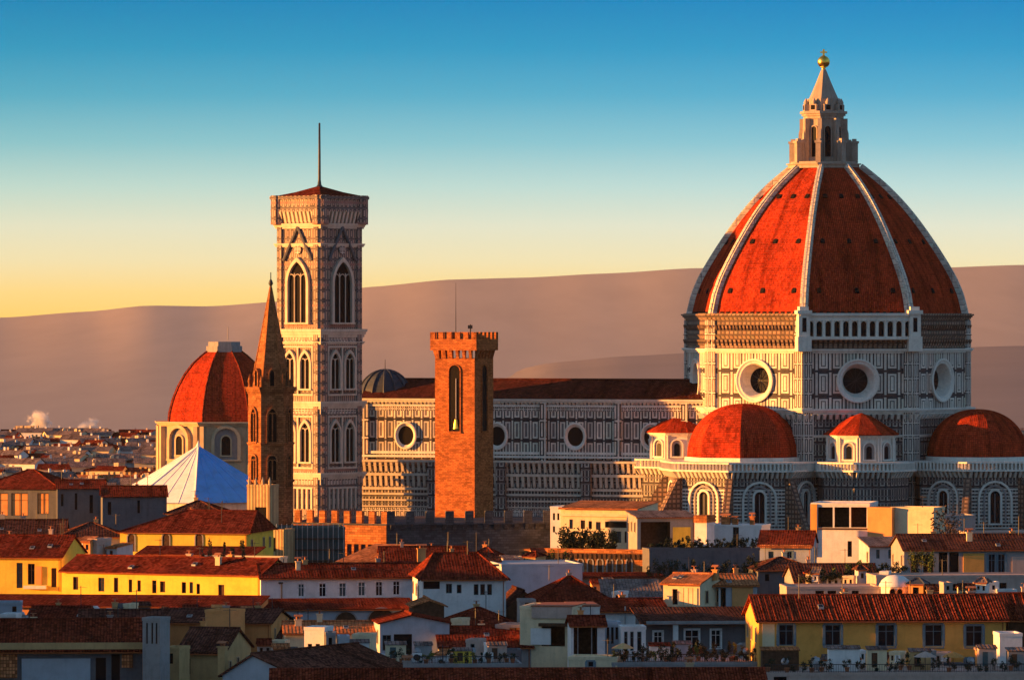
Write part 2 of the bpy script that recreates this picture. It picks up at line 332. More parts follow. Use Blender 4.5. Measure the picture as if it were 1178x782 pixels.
def arched_window(parent, Mx, w, h, fw=.35, proud=.45, fm='white', pm='glass', lights=1, pointed=False, name='window', mull=None):
    m = MB(); arch_ring(m, Mx, w, h, fw, -.05, proud, pointed)
    if lights > 1:
        for k in range(1, lights):
            x = -w / 2 + w * k / lights; m.tube(T(Mx, x, proud * .5, 0), T(Mx, x, proud * .5, h - w * .45), .13, n=6)
        zt_ = h - w * .62
        for k in range(lights):
            x = -w / 2 + w * (k + .5) / lights; M2 = Mx @ Matrix.Translation((x, 0, 0))
            sub = w / lights
            pts = [(sub / 2 * math.cos(PI * i / 6), zt_ - .2 + sub / 2 * math.sin(PI * i / 6)) for i in range(7)]
            for i in range(6): m.tube(T(M2, pts[i][0], proud * .5, pts[i][1]), T(M2, pts[i + 1][0], proud * .5, pts[i + 1][1]), .1, n=5)
    o = m.build(name, M[fm], parent)
    q = MB(); arch_face(q, Mx, w + .1, h + .05, .04, pointed); q.build('pane', M[pm], o)
    return o
def ngon(n, r, a0=0.0, c=(0, 0)):
    """regular polygon whose corners lie at azimuths a0 + k*360/n (azimuth 0 faces the viewer, right is positive), counter-clockwise from above"""
    return [(c[0] + r * math.sin(a0 + 2 * PI * i / n), c[1] - r * math.cos(a0 + 2 * PI * i / n)) for i in range(n)]
def cornice(parent, polyf, z0, z1, out, mat, name='cornice', steps=3):
    m = MB()
    for k in range(steps):
        a = polyf(out * (k + 1) / steps); zz0 = z0 + (z1 - z0) * k / steps; zz1 = z0 + (z1 - z0) * (k + 1) / steps
        m.prism(a, zz0 + .002 * k, zz1, top=True, bottom=True)
    return m.build(name, M[mat], parent)
def corbels(parent, poly, z0, z1, out, per, wd, mat, name='corbel_table', closed=True, cap=.5):
    """row of brackets along a polygon with a slab on top"""
    m = MB(); n = len(poly)
    for i in range(n if closed else n - 1):
        a = Vector((*poly[i], 0)); b = Vector((*poly[(i + 1) % n], 0)); d = b - a; L = d.length; d.normalize()
        az = math.atan2(d.y, d.x); k = max(1, int(L / per))
        for q in range(k):
            p = a + d * ((q + .5) * L / k); Mx = frame_at((p.x, p.y, 0), az)
            v = [T(Mx, x, y, z) for x in (-wd / 2, wd / 2) for (y, z) in ((-.1, z0), (out * .3, z0 + .1), (out, z1), (-.1, z1))]
            m.mesh(v, [(0, 1, 2, 3), (7, 6, 5, 4), (0, 4, 5, 1), (1, 5, 6, 2), (2, 6, 7, 3)])
    return m.build(name, M[mat], parent)
def tofs(poly, d):
    """offset a convex polygon outwards by d"""
    n = len(poly); out = []
    for i in range(n):
        p0, p1, p2 = Vector(poly[i - 1]), Vector(poly[i]), Vector(poly[(i + 1) % n])
        e1 = (p1 - p0).normalized(); e2 = (p2 - p1).normalized(); n1 = Vector((e1.y, -e1.x)); n2 = Vector((e2.y, -e2.x))
        b = (n1 + n2).normalized(); out.append(tuple(p1 + b * (d / max(.3, b.dot(n1)))))
    return out
# ================================================================== cathedral
CX, CY = X(951, 1200), 1200.0
cath = thing('cathedral', 'marble cathedral with huge red ribbed octagonal dome, white lantern and gilded ball', 'cathedral', (CX, CY, 0))
A0 = R(-57.6)                                     # azimuth of one octagon corner
def zc(py, Y=1172): return Z(py, Y)
Z0, Z1, Z2, Z3 = zc(470), zc(405), zc(366), Z(362, 1200)
RD = 31.8
def octf(r): return ngon(8, r, A0)
# --- octagon walls with round windows cut into the upper panelled storey
wall = MB()
O = octf(RD); O2 = octf(RD - 1.0)
for i in range(8):
    a = Vector((*O[i], 0)); b = Vector((*O[(i + 1) % 8], 0)); d = (b - a); L = d.length; d.normalize(); az = math.atan2(d.y, d.x)
    mid = (a + b) / 2; Mx = frame_at((mid.x, mid.y, 0), az)
    zc_ = (Z0 + Z1) / 2 - .1; rr = 4.7; hw, z0, z1 = L / 2, Z0, Z1
    n = 32; ci = [(rr * math.cos(2 * PI * k / n), zc_ + rr * math.sin(2 * PI * k / n)) for k in range(n)]
    sq = []
    for k in range(n):
        c, s_ = math.cos(2 * PI * k / n), math.sin(2 * PI * k / n); hz_ = (z1 - z0) / 2
        kx = hw / abs(c) if abs(c) > 1e-6 else 1e9; kz = hz_ / abs(s_) if abs(s_) > 1e-6 else 1e9; q = min(kx, kz)
        sq.append((c * q, (z0 + z1) / 2 + s_ * q))
    for k in range(n):
        j = (k + 1) % n
        pts = [ci[k], ci[j], sq[j], sq[k]]
        if abs(abs(sq[k][0]) - hw) < 1e-4 and abs(abs(sq[j][0]) - hw) > 1e-4 or abs(abs(sq[j][0]) - hw) < 1e-4 and abs(abs(sq[k][0]) - hw) > 1e-4:
            pts = [ci[k], ci[j], sq[j], (math.copysign(hw, sq[k][0]), z1 if sq[k][1] > zc_ else z0), sq[k]]
        wall.poly([T(Mx, x, 0, z) for x, z in pts][::-1], 0)
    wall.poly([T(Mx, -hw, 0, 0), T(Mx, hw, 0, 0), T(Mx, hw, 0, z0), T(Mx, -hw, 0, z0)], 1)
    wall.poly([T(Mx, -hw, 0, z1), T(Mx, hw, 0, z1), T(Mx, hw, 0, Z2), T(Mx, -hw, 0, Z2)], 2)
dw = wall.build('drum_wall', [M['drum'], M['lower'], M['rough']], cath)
for i in range(8):
    a = Vector((*O[i], 0)); b = Vector((*O[(i + 1) % 8], 0)); d = (b - a).normalized(); az = math.atan2(d.y, d.x); mid = (a + b) / 2
    Mx = frame_at((mid.x, mid.y, (Z0 + Z1) / 2 - .1), az); m = MB(); n = 40
    prof = [(4.72, -.1), (4.75, .55), (4.45, .6), (4.1, .35), (3.75, .3), (3.6, .1), (2.75, -2.4), (2.7, -2.45)]
    rows = [[T(Mx, r * math.cos(2 * PI * k / n), y, r * math.sin(2 * PI * k / n)) for k in range(n)] for r, y in prof]
    m.mesh([p for r in rows for p in r], [(q * n + k, q * n + (k + 1) % n, (q + 1) * n + (k + 1) % n, (q + 1) * n + k) for q in range(len(prof) - 1) for k in range(n)], 0, False)
    ring = m.build('round_window', M['white'], dw)
    # broad white field and corner pilasters around the window
    q = MB(); q.poly([T(Mx, 2.8 * math.cos(2 * PI * k / n), -2.4, 2.8 * math.sin(2 * PI * k / n)) for k in range(n)])
    q.build('window_pane', M['glass'], dw)
    q = MB()
    for k in range(6):
        aa = PI * k / 6; q.tube(T(Mx, 2.7 * math.cos(aa), -2.3, 2.7 * math.sin(aa)), T(Mx, -2.7 * math.cos(aa), -2.3, -2.7 * math.sin(aa)), .07, n=4)
    q.build('window_tracery', M['metal'], dw)
PILM = panels('pilaster marble', 1.0, 3.2, [(0, WHITE), (.14, DARK), (.36, WHITE)], dirt=.5)
for i in range(8):
    an = A0 + i * PI / 4; m = MB()
    for sx in (-1, 1):
        M2 = frame_at((RD * math.sin(an), -RD * math.cos(an), 0), an + sx * PI / 8)
        m.box(0 if sx > 0 else -2.0, -.3, Z0, 2.0 if sx > 0 else 0, .32, Z2 - .4, 0, M2)
        m.box(0 if sx > 0 else -2.3, -.3, 0, 2.3 if sx > 0 else 0, .42, Z0, 0, M2)
    m.build('corner_pilaster', PILM, cath)
for (zz0, zz1, o_, mt) in ((Z0 - 1.2, Z0, 1.3, 'white'), (Z1 - .25, Z1 + .7, .9, 'white'), (zc(388), zc(385), .5, 'rough'), (Z2 - .2, Z2 + .9, 1.0, 'rough'), (zc(503), zc(500), .5, 'white')):
    cornice(cath, lambda q: octf(RD + q), zz0, zz1, o_, mt)
corbels(cath, octf(RD + .25), Z0 - 2.3, Z0 - 1.2, 1.0, 1.3, .6, 'white')
corbels(cath, octf(RD + .1), zc(398), zc(391), .55, 1.1, .6, 'rough', 'beam_ends')
corbels(cath, octf(RD + .1), zc(380), zc(374), .5, .9, .45, 'rough', 'beam_ends')
# --- finished gallery with arches on one face
gi = 1
a = Vector((*O[gi], 0)); b = Vector((*O[gi + 1], 0)); d = b - a; L = d.length; d.normalize(); az = math.atan2(d.y, d.x); mid = (a + b) / 2
Mx = frame_at((mid.x, mid.y, 0), az); m = MB()
gz0, gz1, gz2 = zc(404), zc(387), zc(358)
m.box(-L / 2 - .9, .1, gz1 - .6, L / 2 + .9, 2.0, gz1, 0, Mx); m.box(-L / 2 - .7, .12, zc(391), L / 2 + .7, 1.5, gz1 - .6, 0, Mx)
m.box(-L / 2 - 1, .1, gz2 - 1.0, L / 2 + 1, 2.1, gz2 - .4, 0, Mx); m.box(-L / 2 - .7, .12, gz2 - 2.1, L / 2 + .7, 1.6, gz2 - 1.0, 0, Mx)
gal = m.build('arcade_gallery', M['white'], cath); m = MB(); na = 12
for k in range(na + 1):
    x = -L / 2 + .4 + (L - .8) * k / na; m.box(x - .32, .5, gz1, x + .32, 1.5, gz2 - 2.1, 0, Mx)
m.build('gallery_pier', M['white'], gal)
for k in range(na):
    x = -L / 2 + .4 + (L - .8) * (k + .5) / na; q = MB(); q2 = MB()
    M2 = Mx @ Matrix.Translation((x, 0, gz1 + .25)); wv = (L - .8) / na - .62
    h_ = gz2 - 2.1 - gz1 - .3
    arch_ring(q, M2, wv, h_, .12, .7, 1.45, False, 0, False); r_ = q.build('gallery_arch', M['white'], gal)
    q2.box(-wv / 2 - .15, .5, 0, wv / 2 + .15, .62, h_ + .2, 0, M2); q2.build('gallery_opening', M['glass'], gal)
for sx in (-1, 1):
    q = MB(); xx = sx * (L / 2 + .1)
    q.box(xx - 1.5, -.6, zc(404), xx + 1.5, 2.3, gz1, 0, Mx); q.box(xx - 1.25, -.4, gz1, xx + 1.25, 1.95, gz2 - .6, 0, Mx); q.box(xx - 1.6, -.6, gz2 - .6, xx + 1.6, 2.4, gz2 + .2, 0, Mx)
    q.box(xx - 1.0, -.4, gz2 + .2, xx + 1.0, 1.7, gz2 + 1.0, 0, Mx); q.box(xx - .45, 1.95, gz1 + 1, xx + .45, 2.0, gz2 - 1.4, 1, Mx)
    q.build('gallery_corner_pier', [M['white'], M['glass']], gal)
# --- the dome
prof = [(365, 160.5), (340, 154.5), (322, 147), (305, 137.5), (288, 127), (270, 115), (254, 103.5), (239, 91.5), (226, 79.5), (215, 68.5), (204, 55.5), (193, 42)]
pz = [(Z(y, 1200), (r - 4.5) / 5.2 / .976) for y, r in prof]
NP = 40
def rz_(k):
    """smooth dome radius and height at k in 0..1"""
    z = pz[0][0] + (pz[-1][0] - pz[0][0]) * k
    for (za, ra), (zb, rb) in zip(pz, pz[1:]):
        if z <= zb + 1e-6: return ra + (rb - ra) * (z - za) / (zb - za), z
    return pz[-1][1], z
lev = [rz_((i / NP)) for i in range(NP + 1)]
sm = [lev[0]] + [((lev[i - 1][0] + 2 * lev[i][0] + lev[i + 1][0]) / 4, lev[i][1]) for i in range(1, NP)] + [lev[-1]]
m = MB()
for k in range(NP):
    p, q = octf(sm[k][0]), octf(sm[k + 1][0])
    for i in range(8):
        j = (i + 1) % 8; m.poly([(*p[i], sm[k][1]), (*p[j], sm[k][1]), (*q[j], sm[k + 1][1]), (*q[i], sm[k + 1][1])])
me = m.data('dome', M['dometile'])
# re-lay UVs so that tile courses run continuously up each sail
uv = me.uv_layers[0].data; acc = [0]
for k in range(NP): acc.append(acc[-1] + math.hypot(sm[k + 1][0] - sm[k][0], sm[k + 1][1] - sm[k][1]))
for p in me.polygons:
    k, i = divmod(p.index, 8); w0, w1 = sm[k][0] * .3827, sm[k + 1][0] * .3827
    for li, (u, v) in zip(p.loop_indices, ((-w0, acc[k]), (w0, acc[k]), (w1, acc[k + 1]), (-w1, acc[k + 1]))): uv[li].uv = (u + i * 60, v)
dome = bpy.data.objects.new('dome', me); COL.objects.link(dome); dome.parent = cath
RIBM = panels('jointed rib marble', 4.0, 1.25, [(0, (.30, .28, .26)), (.07, (.74, .69, .62))], dirt=.55)
for i in range(8):
    an = A0 + i * PI / 4; o = Vector((math.sin(an), -math.cos(an), 0)); t = Vector((math.cos(an), math.sin(an), 0)); m = MB(); vs = []
    for k in range(NP + 1):
        r, z = sm[k]; k0, k1 = max(0, k - 1), min(NP, k + 1)
        dr, dz = sm[k1][0] - sm[k0][0], sm[k1][1] - sm[k0][1]; l = math.hypot(dr, dz); nn = o * (dz / l) + Vector((0, 0, -dr / l))
        w = .88 - .25 * k / NP; c = o * r + Vector((0, 0, z))
        vs += [c - t * w - nn * .9, c - t * w + nn * .7, c - t * w * .55 + nn * .75, c - t * w * .5 + nn * 1.0, c + t * w * .5 + nn * 1.0, c + t * w * .55 + nn * .75, c + t * w + nn * .7, c + t * w - nn * .9]
    m.mesh(vs, [(k * 8 + q, k * 8 + q + 1, (k + 1) * 8 + q + 1, (k + 1) * 8 + q) for k in range(NP) for q in range(7)])
    m.build('dome_rib', RIBM, dome)
    # round openings in the sail to the right of this rib
    am = an + PI / 8; o = Vector((math.sin(am), -math.cos(am), 0)); t = Vector((math.cos(am), math.sin(am), 0))
    for yp, fr in ((333, (-.48, .02, .5)), (279.6, (-.45, 0, .45)), (226.7, (-.42, 0, .42))):
        z = Z(yp, 1178); k = min(range(NP), key=lambda q: abs(sm[q][1] - z)); r = sm[k][0]
        dr, dz = sm[k + 1][0] - sm[k][0], sm[k + 1][1] - sm[k][1]; l = math.hypot(dr, dz); nn = o * (dz / l) + Vector((0, 0, -dr / l)); up = o * (dr / l) + Vector((0, 0, dz / l))
        for f in fr:
            c = o * (r * .9239) + t * (f * r * .3827 * 1.5) + Vector((0, 0, sm[k][1])); q = MB()
            vs = [c + t * x * .5 + up * y * .58 + nn * e for (x, y) in ((-.9, -1), (.9, -1), (.9, .5), (.4, 1), (-.4, 1), (-.9, .5)) for e in (-.3, .22)]
            n6 = 6; q.mesh(vs, [tuple(range(1, 12, 2))] + [(2 * e, 2 * ((e + 1) % n6), 2 * ((e + 1) % n6) + 1, 2 * e + 1) for e in range(n6)])
            q.build('dome_opening', M['void'], dome)
    m = MB()   # a row of small holes low in the sail
    for e in range(13):
        f = -.8 + 1.6 * e / 12; r, z = sm[1]; c = o * (r * .9239 + .02) + t * (f * r * .3827) + Vector((0, 0, z))
        if i in (2, 3, 4): break
        M2 = frame_at(c, am); m.box(-.35, -.2, -.3, .35, .16, .45, 0, M2); m.build('putlog_hole', M['void'], dome); m = MB()
m = MB(); m.prism(octf(sm[0][0] + .9), Z(366, 1200), Z(363, 1200), bottom=True); m.prism(octf(sm[0][0] + 1.5), Z(363, 1200), Z(360.5, 1200), bottom=True); m.build('dome_base_cornice', M['rough'], cath)
# --- lantern
def zl(y): return Z(y, 1200)
lan = MB(); lc = (X(947.5, 1200) - CX, 0)
def ol(r, n=8): return ngon(n, r, A0, lc)
lan.prism(ol(8.0), zl(194), zl(190), bottom=True); lan.prism(ol(8.4), zl(190), zl(188.5), bottom=True); lan.prism(ol(7.5), zl(188.5), zl(186.5))
lan.prism(ol(4.15), zl(188), zl(133)); lan.prism(ol(4.5), zl(186), zl(181))
lan.prism(ol(4.5), zl(137), zl(134), bottom=True); lan.prism(ol(4.9), zl(134), zl(131.5), bottom=True); lan.prism(ol(5.3), zl(131.5), zl(128.5), bottom=True)
lan.prism(ol(3.7), zl(128.5), zl(114))
LM = plaster('weathered lantern marble', (.40, .33, .28), .7)
lant = lan.build('lantern', LM, cath)
for i in range(8):
    an = A0 + i * PI / 4; Mx = frame_at((lc[0] + 4.1 * math.sin(an), -4.1 * math.cos(an), zl(188)), an); q = MB()
    hb_ = zl(165.5) - zl(188)
    q.box(-.55, 2.2, 0, .55, 3.5, hb_, 0, Mx); q.box(-.75, 2.0, hb_, .75, 3.7, hb_ + .5, 0, Mx); q.box(-.4, 2.3, hb_ + .5, .4, 3.2, hb_ + 1.0, 0, Mx)
    q.box(-.45, -.2, 0, .45, 1.2, zl(137) - zl(188), 0, Mx)
    pr = [(1.2, 0), (2.2, 0), (2.2, hb_), (1.9, hb_ + .6), (1.5, hb_ + .9), (1.45, hb_ + 2.2), (1.2, hb_ + 3.2)]
    vs = [T(Mx, x, y, z) for x in (-.3, .3) for y, z in pr]; n7 = len(pr)
    q.mesh(vs, [tuple(range(n7)), tuple(range(n7, 2 * n7))[::-1]] + [(e, (e + 1) % n7, n7 + (e + 1) % n7, n7 + e) for e in range(n7)])
    q.build('lantern_buttress', LM, lant)
    am = an + PI / 8; Mw = frame_at((lc[0] + 4.15 * .9239 * math.sin(am), -4.15 * .9239 * math.cos(am), zl(184)), am)
    q = MB(); arch_ring(q, Mw, 1.35, zl(146) - zl(184), .22, -.05, .3, False); arch_face(q, Mw, 1.4, zl(146) - zl(184), .04, False, 1)
    q.build('lantern_window', [LM, M['glass']], lant)
    q = MB(); M3 = frame_at((lc[0] + 4.0 * math.sin(am), -4.0 * math.cos(am), zl(128.5)), am)
    q.box(-.9, -.5, 0, .9, .5, 1.5, 0, M3); q.box(-.5, -.6, .3, .5, .55, 1.3, 1, M3); q.lathe([(.45, 1.5), (.55, 1.9), (.4, 2.3), (.05, 2.9)], 8, (0, 0))
    for e in range(len(q.v) - 32, len(q.v)): q.v[e] = tuple(M3 @ Vector(q.v[e]))
    q.build('lantern_crown', [LM, M['void']], lant)
q = MB(); q.lathe([(3.3, zl(114)), (2.5, zl(105)), (1.6, zl(94)), (.75, zl(83)), (.45, zl(79.5))], 8, lc, 0, False, A0 - PI / 2)
q.build('lantern_cone', plaster('weathered marble cone', (.33, .28, .24), .6, .7), lant)
q = MB(); q.lathe([(.5, zl(80)), (.35, zl(78.5)), (.9, zl(77))] + [(1.38 * math.cos(a_), zl(71.5) + 1.38 * math.sin(a_)) for a_ in [R(-70 + 20 * e) for e in range(8)]] + [(.3, zl(64.2)), (.05, zl(64))], 20, lc)
q.build('gilded_ball', M['gold'], lant)
q = MB(); q.box(lc[0] - .22, -.22, zl(65), lc[0] + .22, .22, zl(57)); q.box(lc[0] - .75, -.2, zl(61.2), lc[0] + .75, .2, zl(59.5)); q.build('cross', M['gold'], lant)
# --- tribunes (half-domed arms) and exedrae
def at_az(az, D): return (D * math.sin(az), -D * math.cos(az))
TZB, TZT = zc(530), zc(530) - 1.5                      # half-dome base, underside of the balustrade
def tribune(az, D, rd, hd, rl, a0, nf=8):
    c = at_az(az, D)
    low = ngon(8, rl, az + PI / 8, c)
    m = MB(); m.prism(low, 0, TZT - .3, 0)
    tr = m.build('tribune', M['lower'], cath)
    corbels(tr, tofs(low, .1), TZT - 1.9, TZT - .5, 1.4, 1.0, .5, 'white')
    q = MB(); q.prism(tofs(low, 1.7), TZT - .5, TZT - .1, bottom=True); q.prism(tofs(low, 1.45), TZB - .3, TZB + .05, bottom=True)
    po = tofs(low, 1.3); 
    for i in range(8):
        a = Vector((*po[i], 0)); b = Vector((*po[(i + 1) % 8], 0)); k = max(2, int((b - a).length / .85))
        for e in range(k):
            p = a + (b - a) * ((e + .5) / k); q.box(p.x - .2, p.y - .2, TZT - .1, p.x + .2, p.y + .2, TZB - .3)
    q.prism(tofs(low, .6), TZT - .1, TZB - .2)
    q.build('balustrade', M['white'], tr)
    q = MB(); q.prism(ngon(nf, rd + .5, a0, c), TZB - .4, TZB + .9); q.build('dome_kerb', M['white'], tr)
    q = MB(); NL = 16
    rows = []
    for k in range(NL + 1):
        t_ = k / NL; ang = t_ * PI / 2; r = rd * (math.cos(ang) ** .92 if k < NL else 0); z = TZB + .5 + hd * math.sin(ang) ** .95
        rows.append((max(r, .02), z))
    for (ra, za), (rb, zb) in zip(rows, rows[1:]):
        pa, pb = ngon(nf, ra, a0, c), ngon(nf, rb, a0, c)
        for i in range(nf):
            j = (i + 1) % nf; q.poly([(*pa[i], za), (*pa[j], za), (*pb[j], zb), (*pb[i], zb)], 0)
    q.build('half_dome', M['dometile'], tr)
    for i in range(8):
        a = Vector((*low[i], 0)); b = Vector((*low[(i + 1) % 8], 0)); d = (b - a); d.normalize(); mid = (a + b) / 2
        fa = math.atan2(d.y, d.x)
        if math.cos(fa - az) < -.3: continue
        Mx = frame_at((mid.x, mid.y, 0), fa)
        q = MB(); Mw = Mx @ Matrix.Translation((0, 0, zc(600)))
        arch_ring(q, Mw, 2.2, zc(563) - zc(600), .45, -.05, .5, False); arch_face(q, Mw, 2.3, zc(563) - zc(600), .05, False, 1)
        arch_ring(q, Mw, 4.4, zc(558) - zc(600), .35, -.05, .3, False, 2, False)
        arch_ring(q, Mw, 6.8, zc(553.5) - zc(600), .45, -.05, .55, False, 0, False)
        for e in range(12): q.box(-rl * .36, 0, zc(606) + e * .75, rl * .36, .03, zc(606) + e * .75 + .3, 3, Mx)
        q.box(-.06, .05, .0, .06, .2, zc(566) - zc(600), 2, Mw)
        q.build('window', [M['white'], M['glass'], M['greypl'], M['white']], tr)
        # sloping spur buttress at the corner
        an = fa + PI / 8; o = Vector((math.sin(an), -math.cos(an), 0)); t = Vector((math.cos(an), math.sin(an), 0)); v0 = Vector((*c, 0)) + o * rl
        q = MB(); pr = [(-.6, zc(700)), (-.6, TZT - 1.9), (.9, TZT - 2.0), (7.0, zc(605)), (7.0, zc(700))]
        vs = [v0 + o * x + t * s_ + Vector((0, 0, z)) for s_ in (-.75, .75) for x, z in pr]; n5 = 5
        q.mesh(vs, [tuple(range(n5)), tuple(range(n5, 10))[::-1]] + [(e, (e + 1) % n5, n5 + (e + 1) % n5, n5 + e) for e in range(n5)])
        q.build('spur_buttress', M['rough'], tr)
    return tr
tribune(R(-35.1), 34, 12.3, 11.9, 16.8, R(-6))
tribune(R(54.9), 38.5, 11.0, 10.6, 15.5, R(54.9), 24)
tribune(R(144.9), 36, 12, 11.5, 16, R(144.9), 8)
# wall between the arms, below the small exedrae
for az in (R(9.9), R(-80.1), R(99.9)):
    m = MB(); c = at_az(az, 33); low = ngon(8, 10.2, az + PI / 8, c)
    m.prism(low, 0, TZT - .3); ew = m.build('link_wall', M['lower'], cath)
    corbels(ew, tofs(low, .1), TZT - 1.9, TZT - .5, 1.3, 1.0, .5, 'white')
    q = MB(); q.prism(tofs(low, 1.6), TZT - .5, TZT - .1, bottom=True); q.prism(tofs(low, .6), TZT - .1, TZB - .3); q.prism(tofs(low, 1.3), TZB - .3, TZB + .03, bottom=True)
    po = tofs(low, 1.2)
    for i in range(8):
        a = Vector((*po[i], 0)); b = Vector((*po[(i + 1) % 8], 0)); k = max(2, int((b - a).length / .85))
        for e in range(k):
            p = a + (b - a) * ((e + .5) / k); q.box(p.x - .2, p.y - .2, TZT - .1, p.x + .2, p.y + .2, TZB - .3)
    q.build('balustrade', M['white'], ew)
for az, dd in ((R(9.9), 32.6), (R(-80.1), 33), (R(99.9), 33)):
    c = at_az(az, dd); nf = 10; ru = 7.3; ph = az + PI / nf
    body = ngon(nf, ru, ph, c); m = MB(); m.prism(body, TZT - 1, zc(502)); ex = m.build('exedra', M['white'], cath)
    cornice(ex, lambda q: ngon(nf, ru + q, ph, c), zc(503.5), zc(499), .9, 'white')
    m = MB(); zt0, zt1 = zc(499), zc(474.5)
    rows = [(ru + 1.1, zt0 - .1), (ru + 1.1, zt0 + .1), (ru * .62, zt0 + (zt1 - zt0) * .55), (ru * .34, zt0 + (zt1 - zt0) * .82), (.1, zt1)]
    for (ra, za), (rb, zb) in zip(rows, rows[1:]):
        pa, pb = ngon(nf, ra, ph, c), ngon(nf, rb, ph, c)
        for i in range(nf): j = (i + 1) % nf; m.poly([(*pa[i], za), (*pa[j], za), (*pb[j], zb), (*pb[i], zb)])
    m.build('exedra_roof', M['dometile'], ex)
    for i in range(nf):
        a = Vector((*body[i], 0)); b = Vector((*body[(i + 1) % nf], 0)); d = (b - a).normalized(); mid = (a + b) / 2; fa = math.atan2(d.y, d.x)
        if math.cos(fa - az) < -.2: continue
        Mw = frame_at((mid.x, mid.y, TZB + .6), fa); h_ = zc(508) - TZB - .6
        arched_window(ex, Mw, 2.3, h_, .3, .4, 'white', 'greypl'); q = MB(); Mq = Mw @ Matrix.Translation((0, 0, 0)); arch_face(q, Mq, 1.2, h_ * .8, .1); q.build('niche', M['glass'], ex)
        M2 = frame_at((*body[i], TZB), fa - PI / nf); q = MB(); q.tube(T(M2, -.3, .15, 0), T(M2, -.3, .15, zc(502) - TZB), .25, n=8); q.tube(T(M2, .3, .15, 0), T(M2, .3, .15, zc(502) - TZB), .25, n=8); q.build('column', M['white'], ex)
# --- nave
NA = R(-16)                                       # the flank faces a little to the left of the viewer
nd = Vector((-math.cos(NA), -math.sin(NA), 0)); nn = Vector((math.sin(NA), -math.cos(NA), 0))
p0 = Vector((X(796, 1190) - CX, 1190 - CY, 0)); NL = 76.0
def NM(off=0, s=0.0, z=0.0): p = p0 + nn * off + nd * s; return frame_at((p.x, p.y, z), NA)
def nx(px, off=0):                                # distance along the flank of the point seen at photo column px
    k = (px - HX) / F; b = p0 + nn * off; bx, by = b.x + CX, b.y + CY
    return (k * by - bx) / (nd.x - k * nd.y)
def nz(py): return Z(py, 1197)
m = MB(); Mx = NM(0, 0, 0)
m.box(-NL, -20, 0, 6, 0, nz(463), 0, Mx)
nave = m.build('nave', M['nave'], cath)
m = MB(); m.box(-NL - .2, -20.5, nz(463), 6, .5, nz(461), 0, Mx); m.box(-NL - .2, -20.5, nz(461), 6, 1.0, nz(459), 0, Mx); m.box(-NL, -20, nz(468), 6, .35, nz(466), 0, Mx)
m.box(-NL, -20, nz(523), 6, .5, nz(520), 0, Mx); m.box(-NL, -20, nz(527), 6, .9, nz(524.5), 0, Mx); m.build('cornice', M['white'], nave)
m = MB(); m.box(-NL, -20, nz(473), 6, .12, nz(468.2), 0, Mx); m.build('frieze', M['frieze'], nave)
pl = [(-NL, nz(463)), (6, nz(463))]
nA = [NM() @ Vector((-NL, 0, 0)), NM() @ Vector((6, 0, 0))]
corbels(nave, [tuple(nA[0][:2]), tuple(nA[1][:2])], nz(466), nz(463), .8, .9, .45, 'white', closed=False)
m = MB(); e0, e1 = nz(458.6), nz(437.5)
for zz in (0,):
    m.poly([Mx @ Vector(p) for p in ((-NL - .3, 1.2, e0), (6, 1.2, e0), (6, -10, e1), (-NL - .3, -10, e1))]); m.poly([Mx @ Vector(p) for p in ((-NL - .3, -10, e1), (6, -10, e1), (6, -21.2, e0), (-NL - .3, -21.2, e0))])
    m.poly([Mx @ Vector(p) for p in ((-NL - .25, 1, e0), (-NL - .25, -10, e1), (-NL - .25, -21, e0))]); m.tube(Mx @ Vector((-NL, -10, e1)), Mx @ Vector((4, -10, e1)), .35)
m.build('nave_roof', tiles('dark maroon nave tiles', (.085, .02, .014), .45, .5, .5), nave)
for px in (467, 572, 662, 750):
    s_ = nx(px); Mw = NM(0, s_, nz(502)); m = MB(); n = 28; prof_ = [(2.75, -.05), (2.75, .6), (2.45, .65), (2.25, .35), (1.95, .1), (1.9, .02)]
    rows = [[T(Mw, .93 * r * math.cos(2 * PI * k / n), y, 1.12 * r * math.sin(2 * PI * k / n)) for k in range(n)] for r, y in prof_]
    m.mesh([p for r in rows for p in r], [(q * n + k, q * n + (k + 1) % n, (q + 1) * n + (k + 1) % n, (q + 1) * n + k) for q in range(len(prof_) - 1) for k in range(n)])
    m.poly(rows[-1], 1); m.build('round_window', [M['white'], M['void']], nave)
for px in (421, 520, 625.5, 711.5, 788):
    m = MB(); s_ = nx(px); m.box(-.7, -.2, nz(530), .7, .75, nz(463), 0, NM(0, s_, 0)); m.build('pilaster', panels('nave pilaster', 1.4, 4.0, [(0, WHITE), (.2, DARK), (.5, WHITE)], .7), nave)
# aisle in front
AO = 3.5
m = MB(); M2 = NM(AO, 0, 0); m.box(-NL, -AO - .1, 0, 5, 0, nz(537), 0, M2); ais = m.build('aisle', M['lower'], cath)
m = MB(); m.poly([M2 @ Vector(p) for p in ((-NL, .8, nz(536)), (5, .8, nz(536)), (5, -AO, nz(529)), (-NL, -AO, nz(529)))]); m.build('aisle_roof', M['roofgrey'], ais)
aA = [M2 @ Vector((-NL, .06, 0)), M2 @ Vector((5, .06, 0))]; aP = [tuple(aA[0][:2]), tuple(aA[1][:2])]
def az_(py): return Z(py, 1187)
corbels(ais, aP, az_(545), az_(533.5), .9, 1.25, .6, 'cream', 'arcade_bracket', False)
corbels(ais, aP, az_(562), az_(549.5), .7, 1.25, .6, 'cream', 'arcade_bracket', False)
m = MB(); 
for y0, y1, o_ in ((533.5, 531, 1.2), (549.5, 546.5, .9), (566, 563, .5), (572, 569.5, .7), (579, 577, .5), (586, 584.5, .4)): m.box(-NL, -.2, az_(y0), 5, o_, az_(y1), 0, M2)
m.build('string_course', M['cream'], ais)
m = MB(); m.box(-NL, -.1, az_(600), 5, .14, az_(587), 0, M2); m.build('frieze', M['frieze'], ais)
